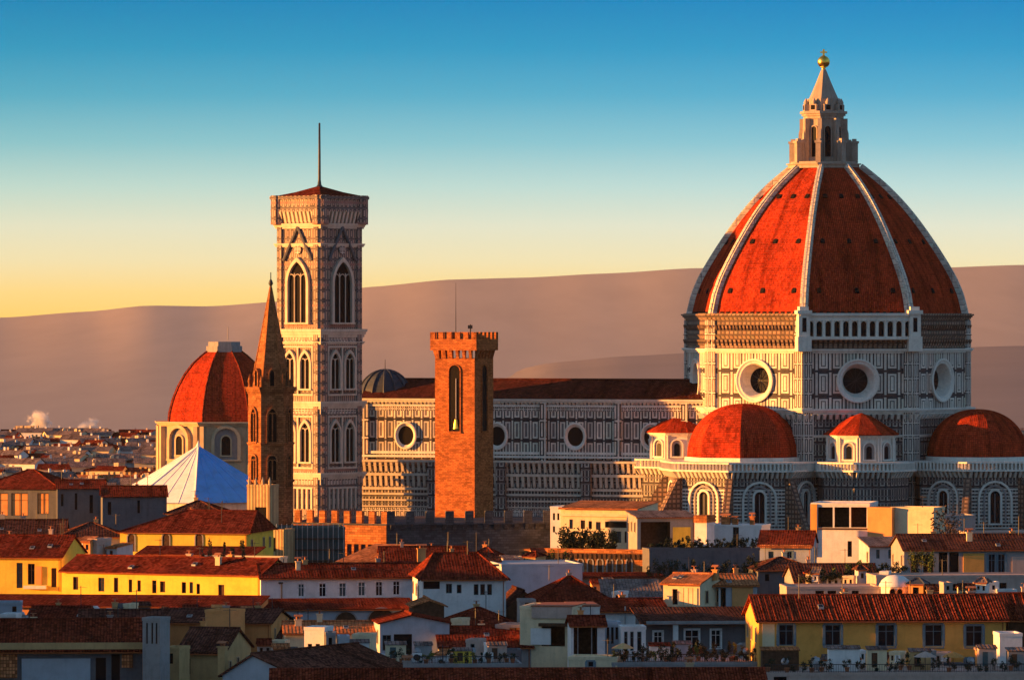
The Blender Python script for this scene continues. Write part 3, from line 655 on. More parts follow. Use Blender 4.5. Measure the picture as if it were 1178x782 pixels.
for px in (500, 578, 676, 760):
    m = MB(); m.box(-1.1, -.2, 0, 1.1, 1.6, az_(533), 0, NM(AO, nx(px, AO), 0)); m.build('buttress', M['lower'], ais)
# rounded back of the facade gable with its ribs
fc = p0 + nd * (NL - 3.0) + nn * -8.0
q = MB(); rr = 6.2
q.lathe([(rr * math.cos(R(7.5 * k)), nz(462) + (nz(426.5) - nz(462)) * math.sin(R(7.5 * k))) for k in range(13)], 14, (fc.x, fc.y), 0, False, .2)
fg = q.build('facade_gable', M['lead'], cath); q = MB()
for k in range(14):
    a_ = .2 + 2 * PI * k / 14
    pp = [Vector((fc.x + rr * 1.02 * math.cos(R(10 * e)) * math.cos(a_), fc.y + rr * 1.02 * math.cos(R(10 * e)) * math.sin(a_), nz(462) + (nz(426.2) - nz(462)) * math.sin(R(10 * e)))) for e in range(10)]
    for u_, w_ in zip(pp, pp[1:]): q.tube(u_, w_, .22, n=5)
q.tube((fc.x, fc.y, nz(425)), (fc.x, fc.y, nz(414)), .1, .05); q.build('gable_rib', M['lead'], fg)
# ================================================================== bell tower
BY = 1192.5; BX = X(367.5, BY)
bt = thing('bell_tower', 'tall square marble bell tower with tiers of arched windows and a thin mast on top', 'tower', (BX, BY, 0))
BA = R(-41.5); bs = 13.2
def sq(h): return [(h * (sx * math.cos(BA) - sy * math.sin(BA)), h * (sx * math.sin(BA) + sy * math.cos(BA))) for sx, sy in ((-1, -1), (1, -1), (1, 1), (-1, 1))]
def zb(py): return Z(py, BY - 6)
m = MB(); m.prism(sq(bs / 2), 0, zb(255)); sh = m.build('tower_shaft', M['tower'], bt)
for p in sq(bs / 2 - 1.1):
    m = MB(); m.prism(ngon(8, 1.7, BA + PI / 8, p), 0, zb(256)); m.build('corner_buttress', M['tower'], bt)
for y0, y1, o_ in ((388, 378.5, 1.3), (470, 461.5, 1.2), (551, 543.5, 1.2), (284, 280, .7), (396, 393, .6), (263, 257, .9)):
    cornice(bt, lambda q: sq(bs / 2 + .15 + q), zb(y0), zb(y1), o_ * .55, 'cream')
for y0, y1 in ((393, 388.2), (476, 470.2), (557, 551.2)):
    m = MB(); m.prism(sq(bs / 2 + .12), zb(y0), zb(y1)); m.build('frieze', M['frieze'], bt)
corbels(bt, sq(bs / 2 + .05), zb(257), zb(243.5), 1.0, 1.15, .6, 'cream')
m = MB(); m.prism(sq(bs / 2 + 1.0), zb(243.5), zb(240.5), bottom=True); m.prism(sq(bs / 2 + .8), zb(240.5), zb(229)); m.prism(sq(bs / 2 + 1.15), zb(229), zb(225.5), bottom=True)
for p in sq(bs / 2 - .35): m.prism(ngon(8, 2.0, BA + PI / 8, p), zb(258), zb(224.5), bottom=True)
par = m.build('parapet', M['tower'], bt)
m = MB(); b4 = sq(bs / 2 + .9); rows = [(1.0, zb(226)), (.5, zb(220.5)), (.04, zb(213.5))]
for (ka, za), (kb, z_b) in zip(rows, rows[1:]):
    for i in range(4):
        j = (i + 1) % 4; m.poly([(b4[i][0] * ka, b4[i][1] * ka, za), (b4[j][0] * ka, b4[j][1] * ka, za), (b4[j][0] * kb, b4[j][1] * kb, z_b), (b4[i][0] * kb, b4[i][1] * kb, z_b)])
rf = m.build('tower_roof', M['roof'], bt)
m = MB(); m.lathe([(.9, zb(215)), (.45, zb(212)), (.3, zb(206)), (.27, zb(180)), (.2, zb(140.5))], 8); m.build('mast', M['metal'], rf)
for k in range(4):
    fa = BA + k * PI / 2; o = Vector((math.sin(fa), -math.cos(fa), 0)) * (bs / 2)
    def W_(x, py): return frame_at((o.x + x * math.cos(fa), o.y + x * math.sin(fa), zb(py)), fa)
    # belfry: one large three-light window under a steep gable
    wv = arched_window(sh, W_(0, 371), 5.6, zb(301) - zb(371), .7, .7, 'cream', 'void', 3, True)
    q = MB(); Mg = W_(0, 306); hgab = zb(261) - zb(306)
    for sx in (-1, 1):
        q.tube(T(Mg, sx * 4.3, .35, 1.2), T(Mg, 0, .35, hgab), .34, n=6)
    q.build('gable_moulding', M['slate'], sh)
    q = MB(); q.tube(T(Mg, 0, .3, hgab * .42), T(Mg, 0, .36, hgab * .42), 1.0, n=14); q.build('gable_roundel', M['frieze'], sh)
    for yb, yt in ((452, 401), (536, 481)):
        for sx in (-1, 1):
            arched_window(sh, W_(sx * 2.3, yb - 5), 2.75, zb(yt + 5) - zb(yb - 5), .55, .6, 'cream', 'void', 2, True)
        q = MB(); M3 = W_(0, yb); hh = zb(yt) - zb(yb)
        for x0_, x1_, z0_, z1_ in ((-4.6, -4.25, -.6, hh + .6), (4.25, 4.6, -.6, hh + .6), (-4.25, 4.25, -.6, -.2), (-4.25, 4.25, hh + .2, hh + .6), (-.2, .2, -.2, hh + .2)): q.box(x0_, -.1, z0_, x1_, .4, z1_, 0, M3)
        q.build('panel_frame', M['cream'], sh)
    q = MB(); M3 = W_(0, 585)
    for e in range(7): x = -4.2 + 1.4 * e; q.box(x - .25, -.1, 0, x + .25, .45, zb(562) - zb(585), 0, M3)
    q.box(-4.6, -.1, zb(562) - zb(585), 4.6, .5, zb(560) - zb(585), 0, M3); q.build('niche_row', M['cream'], sh)
# ================================================================== brick tower and crenellated palace
def merlons(mb, a, b, z0, h, w, gap, th, M=None):
    a, b = Vector((*a, 0)), Vector((*b, 0)); d = b - a; L = d.length; d.normalize(); az = math.atan2(d.y, d.x); n = max(2, int((L + gap) / (w + gap))); st = (L - w) / (n - 1)
    for k in range(n):
        Mx = frame_at((a.x + d.x * k * st, a.y + d.y * k * st, 0), az); mb.box(0, -th, z0, w, 0, z0 + h, 0, Mx)
TY = 1040.0; TX = X(534, TY); ta = R(-25); ts = X(547, TY) - X(498.5, TY); ts = (49 / 6.0) / math.cos(ta)
tw = thing('brick_tower', 'square brown brick tower with battlements and one tall arched belfry opening per side', 'tower', (TX, TY, 0))
def sqt(h): return [(h * (sx * math.cos(ta) - sy * math.sin(ta)), h * (sx * math.sin(ta) + sy * math.cos(ta))) for sx, sy in ((-1, -1), (1, -1), (1, 1), (-1, 1))]
def zt_(py): return Z(py, TY - 4)
H = ts / 2 * .93
m = MB(); m.prism(sqt(H), 0, zt_(412)); tsh = m.build('tower_shaft', M['brick'], tw)
m = MB(); m.prism(sqt(H + .7), zt_(403), zt_(390), bottom=True, top=True)
c4 = sqt(H + .7)
for i in range(4): merlons(m, c4[i], c4[(i + 1) % 4], zt_(390), zt_(382) - zt_(390), 1.0, .75, .55)
m.build('battlement', M['brick'], tw)
corbels(tw, sqt(H - .05), zt_(413), zt_(403), .72, 1.2, .55, 'brick')
for k in range(4):
    fa = ta + k * PI / 2; o = Vector((math.sin(fa), -math.cos(fa), 0)) * H
    Mw = frame_at((o.x, o.y, zt_(496)), fa); h_ = zt_(420) - zt_(496)
    wv = arched_window(tsh, Mw, 2.3, h_, .22, .22, 'brick', 'void', 1, False, 'belfry_opening')
    if k == 0:
        q = MB(); q.tube(T(Mw, .35, .15, 2.2), T(Mw, .35, .15, h_ * .8), .12); q.build('bell_pole', M['galv'], wv)
        q = MB(); q.lathe([(.62, .5), (.5, .8), (.36, 1.6), (.3, 2.2), (.1, 2.4)], 12); q.v = [tuple(Mw @ Vector((x + .35, y * .3 + .3, z))) for x, y, z in q.v]; q.build('bell', M['gold'], wv)
m = MB(); m.tube((-1.6, 0, zt_(392)), (-1.6, 0, zt_(352)), .1, .05); m.tube((-1.6, 0, zt_(352)), (-1.6, 0, zt_(325)), .05, .03); m.build('mast', M['metal'], tw)
m = MB(); m.tube((1.2, 0, zt_(390)), (1.2, 0, zt_(373)), .12, .12); m.box(.7, -.2, zt_(378), 1.6, .2, zt_(374)); m.build('bell_frame', M['metal'], tw)
# palace
PBy = 1005.0
A_, B_, C_ = P(338, 600, PBy + 5), P(445, 600, PBy - 1), P(635, 600, PBy + 6)
pal = thing('crenellated_palace', 'long stone palace with a battlemented roofline, sunlit left and shaded right put into its colours', 'palace', (B_.x, B_.y, 0))
fp = [(A_.x - B_.x, A_.y - B_.y), (0, 0), (C_.x - B_.x, C_.y - B_.y), (C_.x - B_.x + 4, C_.y - B_.y + 30), (A_.x - B_.x + 4, A_.y - B_.y + 34)]
# left wall is turned towards the sun; sunlight is also in its stone colour
PT = Z(602, PBy); PM = Z(588, PBy)
fp[0] = (A_.x - B_.x, A_.y - B_.y + 2.5)
m = MB(); m.prism(fp, 0, PT, 0); m.build('palace_wall', M['stone'], pal)
m = MB(); a, b = Vector((*fp[0], 0)), Vector((*fp[1], 0)); az = math.atan2((b - a).y, (b - a).x); Mx = frame_at(b, az); L = (b - a).length
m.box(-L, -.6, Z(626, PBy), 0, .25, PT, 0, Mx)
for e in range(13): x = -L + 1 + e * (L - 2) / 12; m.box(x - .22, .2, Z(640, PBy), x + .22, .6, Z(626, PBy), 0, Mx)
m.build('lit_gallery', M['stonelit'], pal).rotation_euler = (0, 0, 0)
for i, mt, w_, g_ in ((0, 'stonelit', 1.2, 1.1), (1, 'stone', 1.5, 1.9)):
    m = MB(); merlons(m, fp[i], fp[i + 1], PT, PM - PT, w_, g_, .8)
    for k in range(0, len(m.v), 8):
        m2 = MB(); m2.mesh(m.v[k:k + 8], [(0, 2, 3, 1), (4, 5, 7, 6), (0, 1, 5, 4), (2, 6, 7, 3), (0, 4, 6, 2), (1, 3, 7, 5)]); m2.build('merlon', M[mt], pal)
_cb = corbels(pal, [fp[1], fp[2]], Z(610, PBy), Z(603, PBy), .8, 1.9, .7, 'stone', closed=False); _cv = [tuple(v.co) for v in _cb.data.vertices]; bpy.data.objects.remove(_cb)
for k in range(0, len(_cv), 8):
    m = MB(); m.mesh(_cv[k:k + 8], [(0, 1, 2, 3), (7, 6, 5, 4), (0, 4, 5, 1), (1, 5, 6, 2), (2, 6, 7, 3)]); m.build('corbel', M['stone'], pal)
m = MB(); m.prism(tofs(fp, .35)[:], PT - .35, PT - .002, bottom=True); m.build('roof_walk', M['stone'], pal)
# ================================================================== abbey spire
SY = 1020.0; SXc = X(311.5, SY)
ab = thing('abbey_spire', 'slender six-sided brown stone bell tower with a pointed spire beside the marble tower', 'tower', (SXc, SY, 0))
def zs(py): return Z(py, SY - 3)
sa = R(-23); rs = 26 / (F / SY)
def hx(r): return ngon(6, r, sa)
m = MB(); m.prism(hx(rs), 0, zs(448)); s1 = m.build('tower_shaft', M['badia'], ab)
for y0, y1, o_ in ((453, 445, .7), (512, 509, .35), (555, 552, .35)): cornice(ab, lambda q: hx(rs + q), zs(y0), zs(y1), o_, 'badia')
m = MB(); a6, b6 = hx(rs * .86), hx(.16)
for i in range(6): j = (i + 1) % 6; m.poly([(*a6[i], zs(445)), (*a6[j], zs(445)), (*b6[j], zs(328)), (*b6[i], zs(328))])
sp_ = m.build('spire', M['badia'], ab)
m = MB()
for i in range(6): m.tube((*a6[i], zs(445)), (*b6[i], zs(330)), .2, .1, n=5)
m.build('spire_rib', M['badia'], sp_)
m = MB(); m.lathe([(.2, zs(329)), (.45, zs(326)), (.3, zs(323)), (.1, zs(321)), (.08, zs(313))], 8); m.build('finial', M['metal'], sp_)
for i in range(6):
    a, b = Vector((*hx(rs)[i], 0)), Vector((*hx(rs)[(i + 1) % 6], 0)); d = (b - a).normalized(); fa = math.atan2(d.y, d.x); mid = (a + b) / 2
    arched_window(s1, frame_at((mid.x, mid.y, zs(508)), fa), 1.6, zs(470) - zs(508), .3, .35, 'badia', 'void', 2, True)
    arched_window(s1, frame_at((mid.x, mid.y, zs(560)), fa), 1.5, zs(524) - zs(560), .28, .3, 'badia', 'void', 2, False)
    Mg = frame_at((mid.x * .84, mid.y * .84, zs(444)), fa); q = MB()
    arch_ring(q, Mg, .8, 3.0, .25, -.6, .3, True); arch_face(q, Mg, .85, 3.0, .05, True, 1); q.build('dormer_window', [M['badia'], M['void']], sp_)
    cn = hx(rs * .93)[i]; q = MB(); q.lathe([(.35, zs(447)), (.3, zs(440)), (.42, zs(439)), (.03, zs(430))], 6, cn); q.build('pinnacle', M['badia'], ab)
# ================================================================== domed chapel behind on the left
LY = 1480.0; LX = X(258, LY); ks = F / LY
ch = thing('domed_chapel', 'red octagonal chapel dome on a cream arched drum, far left of the marble tower', 'church', (LX, LY, 0))
la = R(-18)
def zk(py): return Z(py, LY - 12)
def o8(r): return ngon(8, r, la)
m = MB(); m.prism(o8(79 / ks), 0, zk(487)); m.prism(o8(84 / ks), 0, zk(545)); dr = m.build('drum_wall', M['sand'], ch)
cornice(ch, lambda q: o8(79 / ks + q), zk(490), zk(485), 1.6, 'sand')
m = MB(); pr = [(489, 69.5), (475, 68), (460, 64), (445, 57.5), (430, 48.5), (418, 38.5), (409, 28), (403, 19.5)]
for (ya, ra), (yb, rb) in zip(pr, pr[1:]):
    pa, pb = o8(ra / ks), o8(rb / ks)
    for i in range(8): j = (i + 1) % 8; m.poly([(*pa[i], Z(ya, LY)), (*pa[j], Z(ya, LY)), (*pb[j], Z(yb, LY)), (*pb[i], Z(yb, LY))])
dm = m.build('dome', M['dometile'], ch)
for i in range(8):
    m = MB()
    for (ya, ra), (yb, rb) in zip(pr, pr[1:]): m.tube((*o8(ra / ks)[i], Z(ya, LY)), (*o8(rb / ks)[i], Z(yb, LY)), .3, n=5)
    m.build('dome_rib', M['roof'], dm)
m = MB(); m.prism(o8(22 / ks), Z(405, LY), Z(398, LY), bottom=True); m.prism(o8(19.5 / ks), Z(398, LY), Z(393, LY)); m.tube((1, 0, Z(391, LY)), (1, 0, Z(376, LY)), .12); m.build('platform', M['greypl'], dm)
for i in range(8):
    a, b = Vector((*o8(79 / ks)[i], 0)), Vector((*o8(79 / ks)[(i + 1) % 8], 0)); d = (b - a).normalized(); fa = math.atan2(d.y, d.x); mid = (a + b) / 2
    arched_window(dr, frame_at((mid.x, mid.y, zk(528)), fa), 6.2, zk(492) - zk(528), .9, 1.1, 'sand', 'greypl')
    Mw = frame_at((mid.x, mid.y, zk(523)), fa); q = MB(); arch_ring(q, Mw, 2.4, zk(501) - zk(523), .4, .1, .5); arch_face(q, Mw, 2.5, zk(501) - zk(523), .2, False, 1); q.build('inner_window', [M['sand'], M['void']], dr)
    M2 = frame_at((*o8(79 / ks)[i], 0), fa - PI / 8); q = MB(); q.box(-1.5, -.6, 0, -.4, .7, zk(490), 0, M2); q.box(.4, -.6, 0, 1.5, .7, zk(490), 0, M2); q.build('pilaster', M['sand'], ch)
# ================================================================== pyramid roof (white; blue shade put into the right-hand panels)
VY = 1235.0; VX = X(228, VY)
bp = thing('baptistery', 'octagonal building with a smooth white pyramid roof, shade on one half painted in blue', 'baptistery', (VX, VY, 0))
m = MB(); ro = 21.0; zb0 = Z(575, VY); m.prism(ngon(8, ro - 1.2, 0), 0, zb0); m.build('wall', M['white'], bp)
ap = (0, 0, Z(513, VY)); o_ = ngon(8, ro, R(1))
for nm, idx, mt in (('white_roof_panel', (7, 6, 5, 4, 3), 'membrane'), ('shaded_roof_panel', (0, 1, 2), 'shadesheet')):
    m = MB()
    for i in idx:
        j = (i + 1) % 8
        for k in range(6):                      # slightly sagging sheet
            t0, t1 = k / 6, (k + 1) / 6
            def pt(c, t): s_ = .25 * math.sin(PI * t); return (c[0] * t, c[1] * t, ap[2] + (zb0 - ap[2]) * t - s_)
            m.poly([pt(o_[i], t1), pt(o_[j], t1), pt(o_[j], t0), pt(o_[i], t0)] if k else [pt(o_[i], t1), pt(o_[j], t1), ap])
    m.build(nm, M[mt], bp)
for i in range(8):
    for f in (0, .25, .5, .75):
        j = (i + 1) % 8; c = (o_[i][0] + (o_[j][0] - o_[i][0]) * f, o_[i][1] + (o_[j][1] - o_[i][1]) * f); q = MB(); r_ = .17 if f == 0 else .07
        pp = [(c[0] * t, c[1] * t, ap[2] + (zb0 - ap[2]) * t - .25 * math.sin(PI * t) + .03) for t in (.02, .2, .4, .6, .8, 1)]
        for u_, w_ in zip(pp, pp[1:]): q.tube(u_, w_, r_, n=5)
        q.build('roof_ridge' if f == 0 else 'roof_seam', M['shadesheet' if i in (0, 1, 2) and (i or f) else 'membrane'], bp)
q = MB(); q.lathe([(.7, ap[2] - .6), (.5, ap[2] + .1), (.25, ap[2] + .6), (.04, ap[2] + 1.3)], 8); q.build('finial', M['membrane'], bp)
# ================================================================== houses
def prism_between(mb, pts_lo, pts_hi, mi=0): pass
def slab(mb, q, th=.2, corr=0.0, mi=0):
    # far roofs need no modelled tile columns
    """sloping roof plane: q = eave-left, eave-right, ridge-right, ridge-left; corr = width of a barrel-tile column"""
    a, b, c, d = [Vector(p) for p in q]; n = (b - a).cross(d - a).normalized()
    if n.z < 0: n = -n
    lo = [p - n * th for p in (a, b, c, d)]
    mb.poly(lo[::-1], mi)
    for p, r, pl_, rl in ((a, b, lo[0], lo[1]), (b, c, lo[1], lo[2]), (c, d, lo[2], lo[3]), (d, a, lo[3], lo[0])): mb.poly([pl_, rl, r, p], mi)
    L = (b - a).length
    if L < 1.5: mb.poly([a, b, c, d], mi); return
    rg = random.Random(int(L * 997)); p1, p2, p3 = rg.uniform(0, 6), rg.uniform(0, 6), rg.uniform(.5, 1.2); sl_ = (d - a).length; sg = min(.16, .012 * sl_ + .006 * L)
    def sag(u, v): return -(sg * p3 * math.sin(PI * v) * (.6 + .4 * math.sin(u * L * .7 + p1)) + sg * .5 * math.sin(u * L * .33 + p2) * math.sin(PI * v)) * min(1, 8 * u, 8 * (1 - u))
    if corr <= 0: k, step, hs, jit = max(2, int(L / 1.5)), 1, (0.0,), None
    else: k, step, hs = max(1, int(L / corr)), 4, (0.0, .06, .085, .06); jit = [rg.uniform(-.025, .025) for _ in range(k + 1)]
    NR = 6; vs = []; nc = k * step + 1
    for r_ in range(NR):
        v = r_ / (NR - 1)
        for e in range(nc):
            t = e / (k * step); h = hs[e % step] + (jit[e // step] if jit and 0 < e < nc - 1 else 0) + sag(t, v)
            vs.append((a + (b - a) * t) * (1 - v) + (d + (c - d) * t) * v + n * h)
    mb.mesh(vs, [(r_ * nc + e, r_ * nc + e + 1, (r_ + 1) * nc + e + 1, (r_ + 1) * nc + e) for r_ in range(NR - 1) for e in range(nc - 1)], mi, False, n)
    if jit: mb.mesh(vs[:nc] + [p - n * .1 for p in vs[:nc]], [(e, nc + e, nc + e + 1, e + 1) for e in range(nc - 1)], mi)
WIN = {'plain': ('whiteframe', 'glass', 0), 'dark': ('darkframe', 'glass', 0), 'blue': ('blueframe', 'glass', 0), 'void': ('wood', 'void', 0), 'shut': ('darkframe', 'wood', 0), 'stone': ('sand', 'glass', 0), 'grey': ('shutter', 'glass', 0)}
class House: pass
HOUSES = []
def house(label, px0, px1, eave, Y, ang=0, depth=9, wall='white_pl', roof='side', ridge=None, rmat='roofgeo', wins=(), name='house', cat='house', group=None, base=0.0, over=.55, corr=.36, arch=(), side=(), parapet=.9, gable_px=None, back_floor=None, hipx=None):
    a = R(ang); xc = (px0 + px1) / 2; c = P(xc, eave, Y); d = Vector((math.cos(a), math.sin(a), 0)); bk = Vector((-math.sin(a), math.cos(a), 0))
    def tt(px):
        k = (px - HX) / F; return (k * c.y - c.x) / (d.x - k * d.y)
    t0, t1 = tt(px0), tt(px1); org = c + d * t0; W_ = t1 - t0; E = c.z - base
    h = House(); h.W, h.E, h.D, h.px = W_, E, depth, None
    if roof == 'flat' and rmat == 'roofgeo': rmat = wall
    if Y > 725: corr = 0; rmat = {'roofgeo': 'roof', 'roofdark': 'roofdarkfar', 'rooforange': 'rooforangefar', 'roofgrey': 'roofgreyfar'}.get(rmat, rmat)
    root = thing(name, label, cat, (org.x, org.y, base), a, group); h.root = root
    def loc(px, py):
        t = tt(px); y = c.y + d.y * t; return t - t0, Z(py, y) - base
    h.loc = loc; h.world = lambda u, v, z: root.location + d * u + bk * v + Vector((0, 0, z))
    if ridge is None: rz = E + depth * .17
    else:
        yr = c.y + bk.y * depth * (.5 if roof in ('side', 'hip') else (1.0 if roof == 'shed' else .5)); rz = Z(ridge, yr) - base
    h.rz = rz
    W2 = []
    for w in wins:
        u0, z1 = loc(w[0], w[1]); u1, z0 = loc(w[2], w[3]); W2.append((max(.15, u0), max(.1, z0), min(W_ - .15, u1), min(E - .12, z1), w[4] if len(w) > 4 else 'plain'))
    m = MB()
    us = sorted({0, W_} | {round(w[0], 4) for w in W2} | {round(w[2], 4) for w in W2}); zs_ = sorted({0, E} | {round(w[1], 4) for w in W2} | {round(w[3], 4) for w in W2})
    for i in range(len(us) - 1):
        for j in range(len(zs_) - 1):
            uc, zc2 = (us[i] + us[i + 1]) / 2, (zs_[j] + zs_[j + 1]) / 2
            if any(w[0] < uc < w[2] and w[1] < zc2 < w[3] for w in W2): continue
            m.poly([(us[i], 0, zs_[j]), (us[i + 1], 0, zs_[j]), (us[i + 1], 0, zs_[j + 1]), (us[i], 0, zs_[j + 1])])
    for u0, z0, u1, z1, k in W2:
        dp = 3.2 if k == 'open' else .32; mi_ = 1 if k == 'open' else 0  # open bays get their shade painted as dark brown inner faces
        m.poly([(u0, 0, z0), (u1, 0, z0), (u1, dp, z0), (u0, dp, z0)], mi_); m.poly([(u0, 0, z1), (u0, dp, z1), (u1, dp, z1), (u1, 0, z1)], mi_)
        m.poly([(u0, 0, z0), (u0, dp, z0), (u0, dp, z1), (u0, 0, z1)], mi_); m.poly([(u1, 0, z0), (u1, 0, z1), (u1, dp, z1), (u1, dp, z0)], mi_)
        if k == 'open': m.poly([(u0, dp, z0), (u1, dp, z0), (u1, dp, z1), (u0, dp, z1)], 1)
    D = depth
    if roof == 'front':
        um = W_ / 2 if gable_px is None else loc(gable_px, eave)[0]
        m.poly([(0, 0, E), (W_, 0, E), (um, 0, rz)]); m.poly([(W_, D, E), (0, D, E), (um, D, rz)])
    m.poly([(W_, D, 0), (0, D, 0), (0, D, E), (W_, D, E)])
    if roof == 'side':
        m.poly([(0, D, 0), (0, 0, 0), (0, 0, E), (0, D / 2, rz), (0, D, E)]); m.poly([(W_, 0, 0), (W_, D, 0), (W_, D, E), (W_, D / 2, rz), (W_, 0, E)])
    elif roof == 'shed':
        m.poly([(0, D, 0), (0, 0, 0), (0, 0, E), (0, D, rz)]); m.poly([(W_, 0, 0), (W_, D, 0), (W_, D, rz), (W_, 0, E)]); m.poly([(W_, D, E), (0, D, E), (0, D, rz), (W_, D, rz)])
    else:
        m.poly([(0, D, 0), (0, 0, 0), (0, 0, E), (0, D, E)]); m.poly([(W_, 0, 0), (W_, D, 0), (W_, D, E), (W_, 0, E)])
    h.wall = m.build('wall', [M[wall], M['wood']] if 1 in m.m else M[wall], root)
    for u0, z0, u1, z1, k in W2:
        if k == 'open': continue
        fm, pm, _ = WIN[k]; q = MB(); f = .1 if k != 'void' else .05; y0, y1 = .12, .22
        q.box(u0, y0, z0, u0 + f, y1, z1); q.box(u1 - f, y0, z0, u1, y1, z1); q.box(u0 + f, y0, z1 - f, u1 - f, y1, z1); q.box(u0 + f, y0, z0, u1 - f, y1, z0 + f)
        if k not in ('void', 'shut') and u1 - u0 > .8: q.box((u0 + u1) / 2 - .045, y0 + .01, z0 + f, (u0 + u1) / 2 + .045, y1 - .01, z1 - f)
        if k not in ('void', 'shut') and z1 - z0 > 1.9: q.box(u0 + f, y0 + .02, z0 + (z1 - z0) * .68, u1 - f, y1 - .02, z0 + (z1 - z0) * .68 + .07)
        if k in ('plain', 'blue'):
            e = .2; mt = 0; q.box(u0 - e, -.05, z0 - .12, u0 - .004, .02, z1 + e); q.box(u1 + .004, -.05, z0 - .12, u1 + e, .02, z1 + e); q.box(u0 - .003, -.05, z1 + .004, u1 + .003, .02, z1 + e)
            q.box(u0 - e - .06, -.16, z0 - .24, u1 + e + .06, .02, z0 - .125)
        o = q.build('window', M[fm], root); q = MB(); q.poly([(u0, .27, z0), (u1, .27, z0), (u1, .27, z1), (u0, .27, z1)]); q.build('pane', M['shutter' if pm == 'glass' and k != 'blue' and random.random() < .2 else pm], o)
        if k == 'blue':
            for sx in (-1, 1):
                q = MB(); ue = u0 if sx < 0 else u1; w_ = .32
                q.box(ue - (w_ if sx < 0 else 0) - (.0 if sx < 0 else 0), -.1, z0, ue + (w_ if sx > 0 else 0), -.055, z1); q.build('shutter', M['blueframe'], o)
    if D >= 8 and E > 6 and roof != 'flat' and abs(ang) < 40 and wall not in ('slate', 'wood'):
        rs = random.Random(int(px0 * 7 + eave)); sx = 0 if ang > 0 else W_
        for k in range(int(D / 4)):
            y = (k + .5) * D / int(D / 4) + rs.uniform(-.5, .5); z1 = E - rs.uniform(.9, 1.3); w_ = rs.uniform(.4, .55)
            if rs.random() < .2: continue
            q = MB(); e = -1 if sx == 0 else 1
            for (ya, yb, za, zb_) in ((y - w_ - .14, y - w_, z1 - 1.7, z1 + .12), (y + w_, y + w_ + .14, z1 - 1.7, z1 + .12), (y - w_, y + w_, z1, z1 + .12), (y - w_ - .2, y + w_ + .2, z1 - 1.82, z1 - 1.705)):
                xa, xb = sorted((sx - e * .02, sx + e * .12)); q.box(xa, ya, za, xb, yb, zb_)
            o = q.build('window', M['sand'], root); q = MB(); q.poly([(sx + e * .02, y - w_, z1 - 1.7), (sx + e * .02, y + w_, z1 - 1.7), (sx + e * .02, y + w_, z1), (sx + e * .02, y - w_, z1)]); q.build('pane', M['glass'], o)
    ov = over
    m = MB()
    if roof == 'side':
        s_ = (rz - E) / (D / 2); zo = .06
        slab(m, [(-ov * .6, -ov, E - s_ * ov + zo + .15), (W_ + ov * .6, -ov, E - s_ * ov + zo + .15), (W_ + ov * .6, D / 2, rz + zo + .15), (-ov * .6, D / 2, rz + zo + .15)], .18, corr)
        slab(m, [(W_ + ov * .6, D + ov, E - s_ * ov + zo + .15), (-ov * .6, D + ov, E - s_ * ov + zo + .15), (-ov * .6, D / 2, rz + zo + .15), (W_ + ov * .6, D / 2, rz + zo + .15)], .18, 0)
        m.tube((-ov * .6, D / 2, rz + .22), (W_ + ov * .6, D / 2, rz + .22), .2, n=8)
    elif roof == 'shed':
        s_ = (rz - E) / D
        slab(m, [(-ov * .5, -ov, E - s_ * ov + .2), (W_ + ov * .5, -ov, E - s_ * ov + .2), (W_ + ov * .5, D + .2, rz + .2), (-ov * .5, D + .2, rz + .2)], .18, corr)
    elif roof == 'front':
        for sx, ue, zz in ((-1, 0, 0), (1, W_, 0)):
            s_ = (rz - E) / max(.5, abs(um - ue)); xe = ue + sx * ov
            slab(m, [(xe, D + .3, E - s_ * ov + .2), (xe, -.35, E - s_ * ov + .2), (um, -.35, rz + .2), (um, D + .3, rz + .2)], .18, corr)
        m.tube((um, -.35, rz + .24), (um, D + .3, rz + .24), .2, n=8)
    elif roof == 'hip':
        i0 = min(D / 2, W_ / 2 - .3); i0a = i0 if hipx is None else max(.3, loc(hipx[0], eave)[0]); i0b = i0 if hipx is None else max(.3, W_ - loc(hipx[1], eave)[0])
        a_, b_, c_, d_ = (-ov, -ov, E + .05), (W_ + ov, -ov, E + .05), (W_ + ov, D + ov, E + .05), (-ov, D + ov, E + .05); e_, f_ = (i0a, D / 2, rz + .2), (W_ - i0b, D / 2, rz + .2)
        for q in ([a_, b_, f_, e_], [b_, c_, f_], [c_, d_, e_, f_], [d_, a_, e_]): m.poly(q)
        m.poly([a_, d_, c_, b_]); 
        for u_, w_ in ((a_, e_), (b_, f_), (c_, f_), (d_, e_), (e_, f_)): m.tube(u_, w_, .17, n=6)
    else:
        m.box(.3, .3, E - .25, W_ - .3, D - .3, E - .1)
        for bx in ((-.06, -.06, W_ + .06, .3), (-.06, D - .3, W_ + .06, D + .06), (-.06, .3, .3, D - .3), (W_ - .3, .3, W_ + .06, D - .3)): m.box(bx[0], bx[1], E - .3 + .003, bx[2], bx[3], E + .12)
    h.roof = m.build('roof' if roof != 'flat' else 'roof_terrace', M[rmat], root)
    if roof in ('side', 'shed', 'hip') and F / Y > 6:
        q = MB(); zz = E - (s_ * ov if roof != 'hip' else 0) - .02; q.tube((-ov * .5, -ov - .07, zz), (W_ + ov * .5, -ov - .07, zz), .085, n=6); q.build('gutter', M['copper'], root)
        if W_ > 9:
            q = MB(); q.tube((W_ - .4, -.1, zz), (W_ - .4, -.1, max(0, E - 5.5)), .06, n=6); q.build('drainpipe', M['copper'], root)
    h.kind = roof; HOUSES.append(h)
    return h
def roof_z(h, kind, v):
    if kind == 'side': return h.E + (h.rz - h.E) * (1 - abs(v - h.D / 2) / (h.D / 2))
    if kind == 'shed': return h.E + (h.rz - h.E) * v / h.D
    return h.E
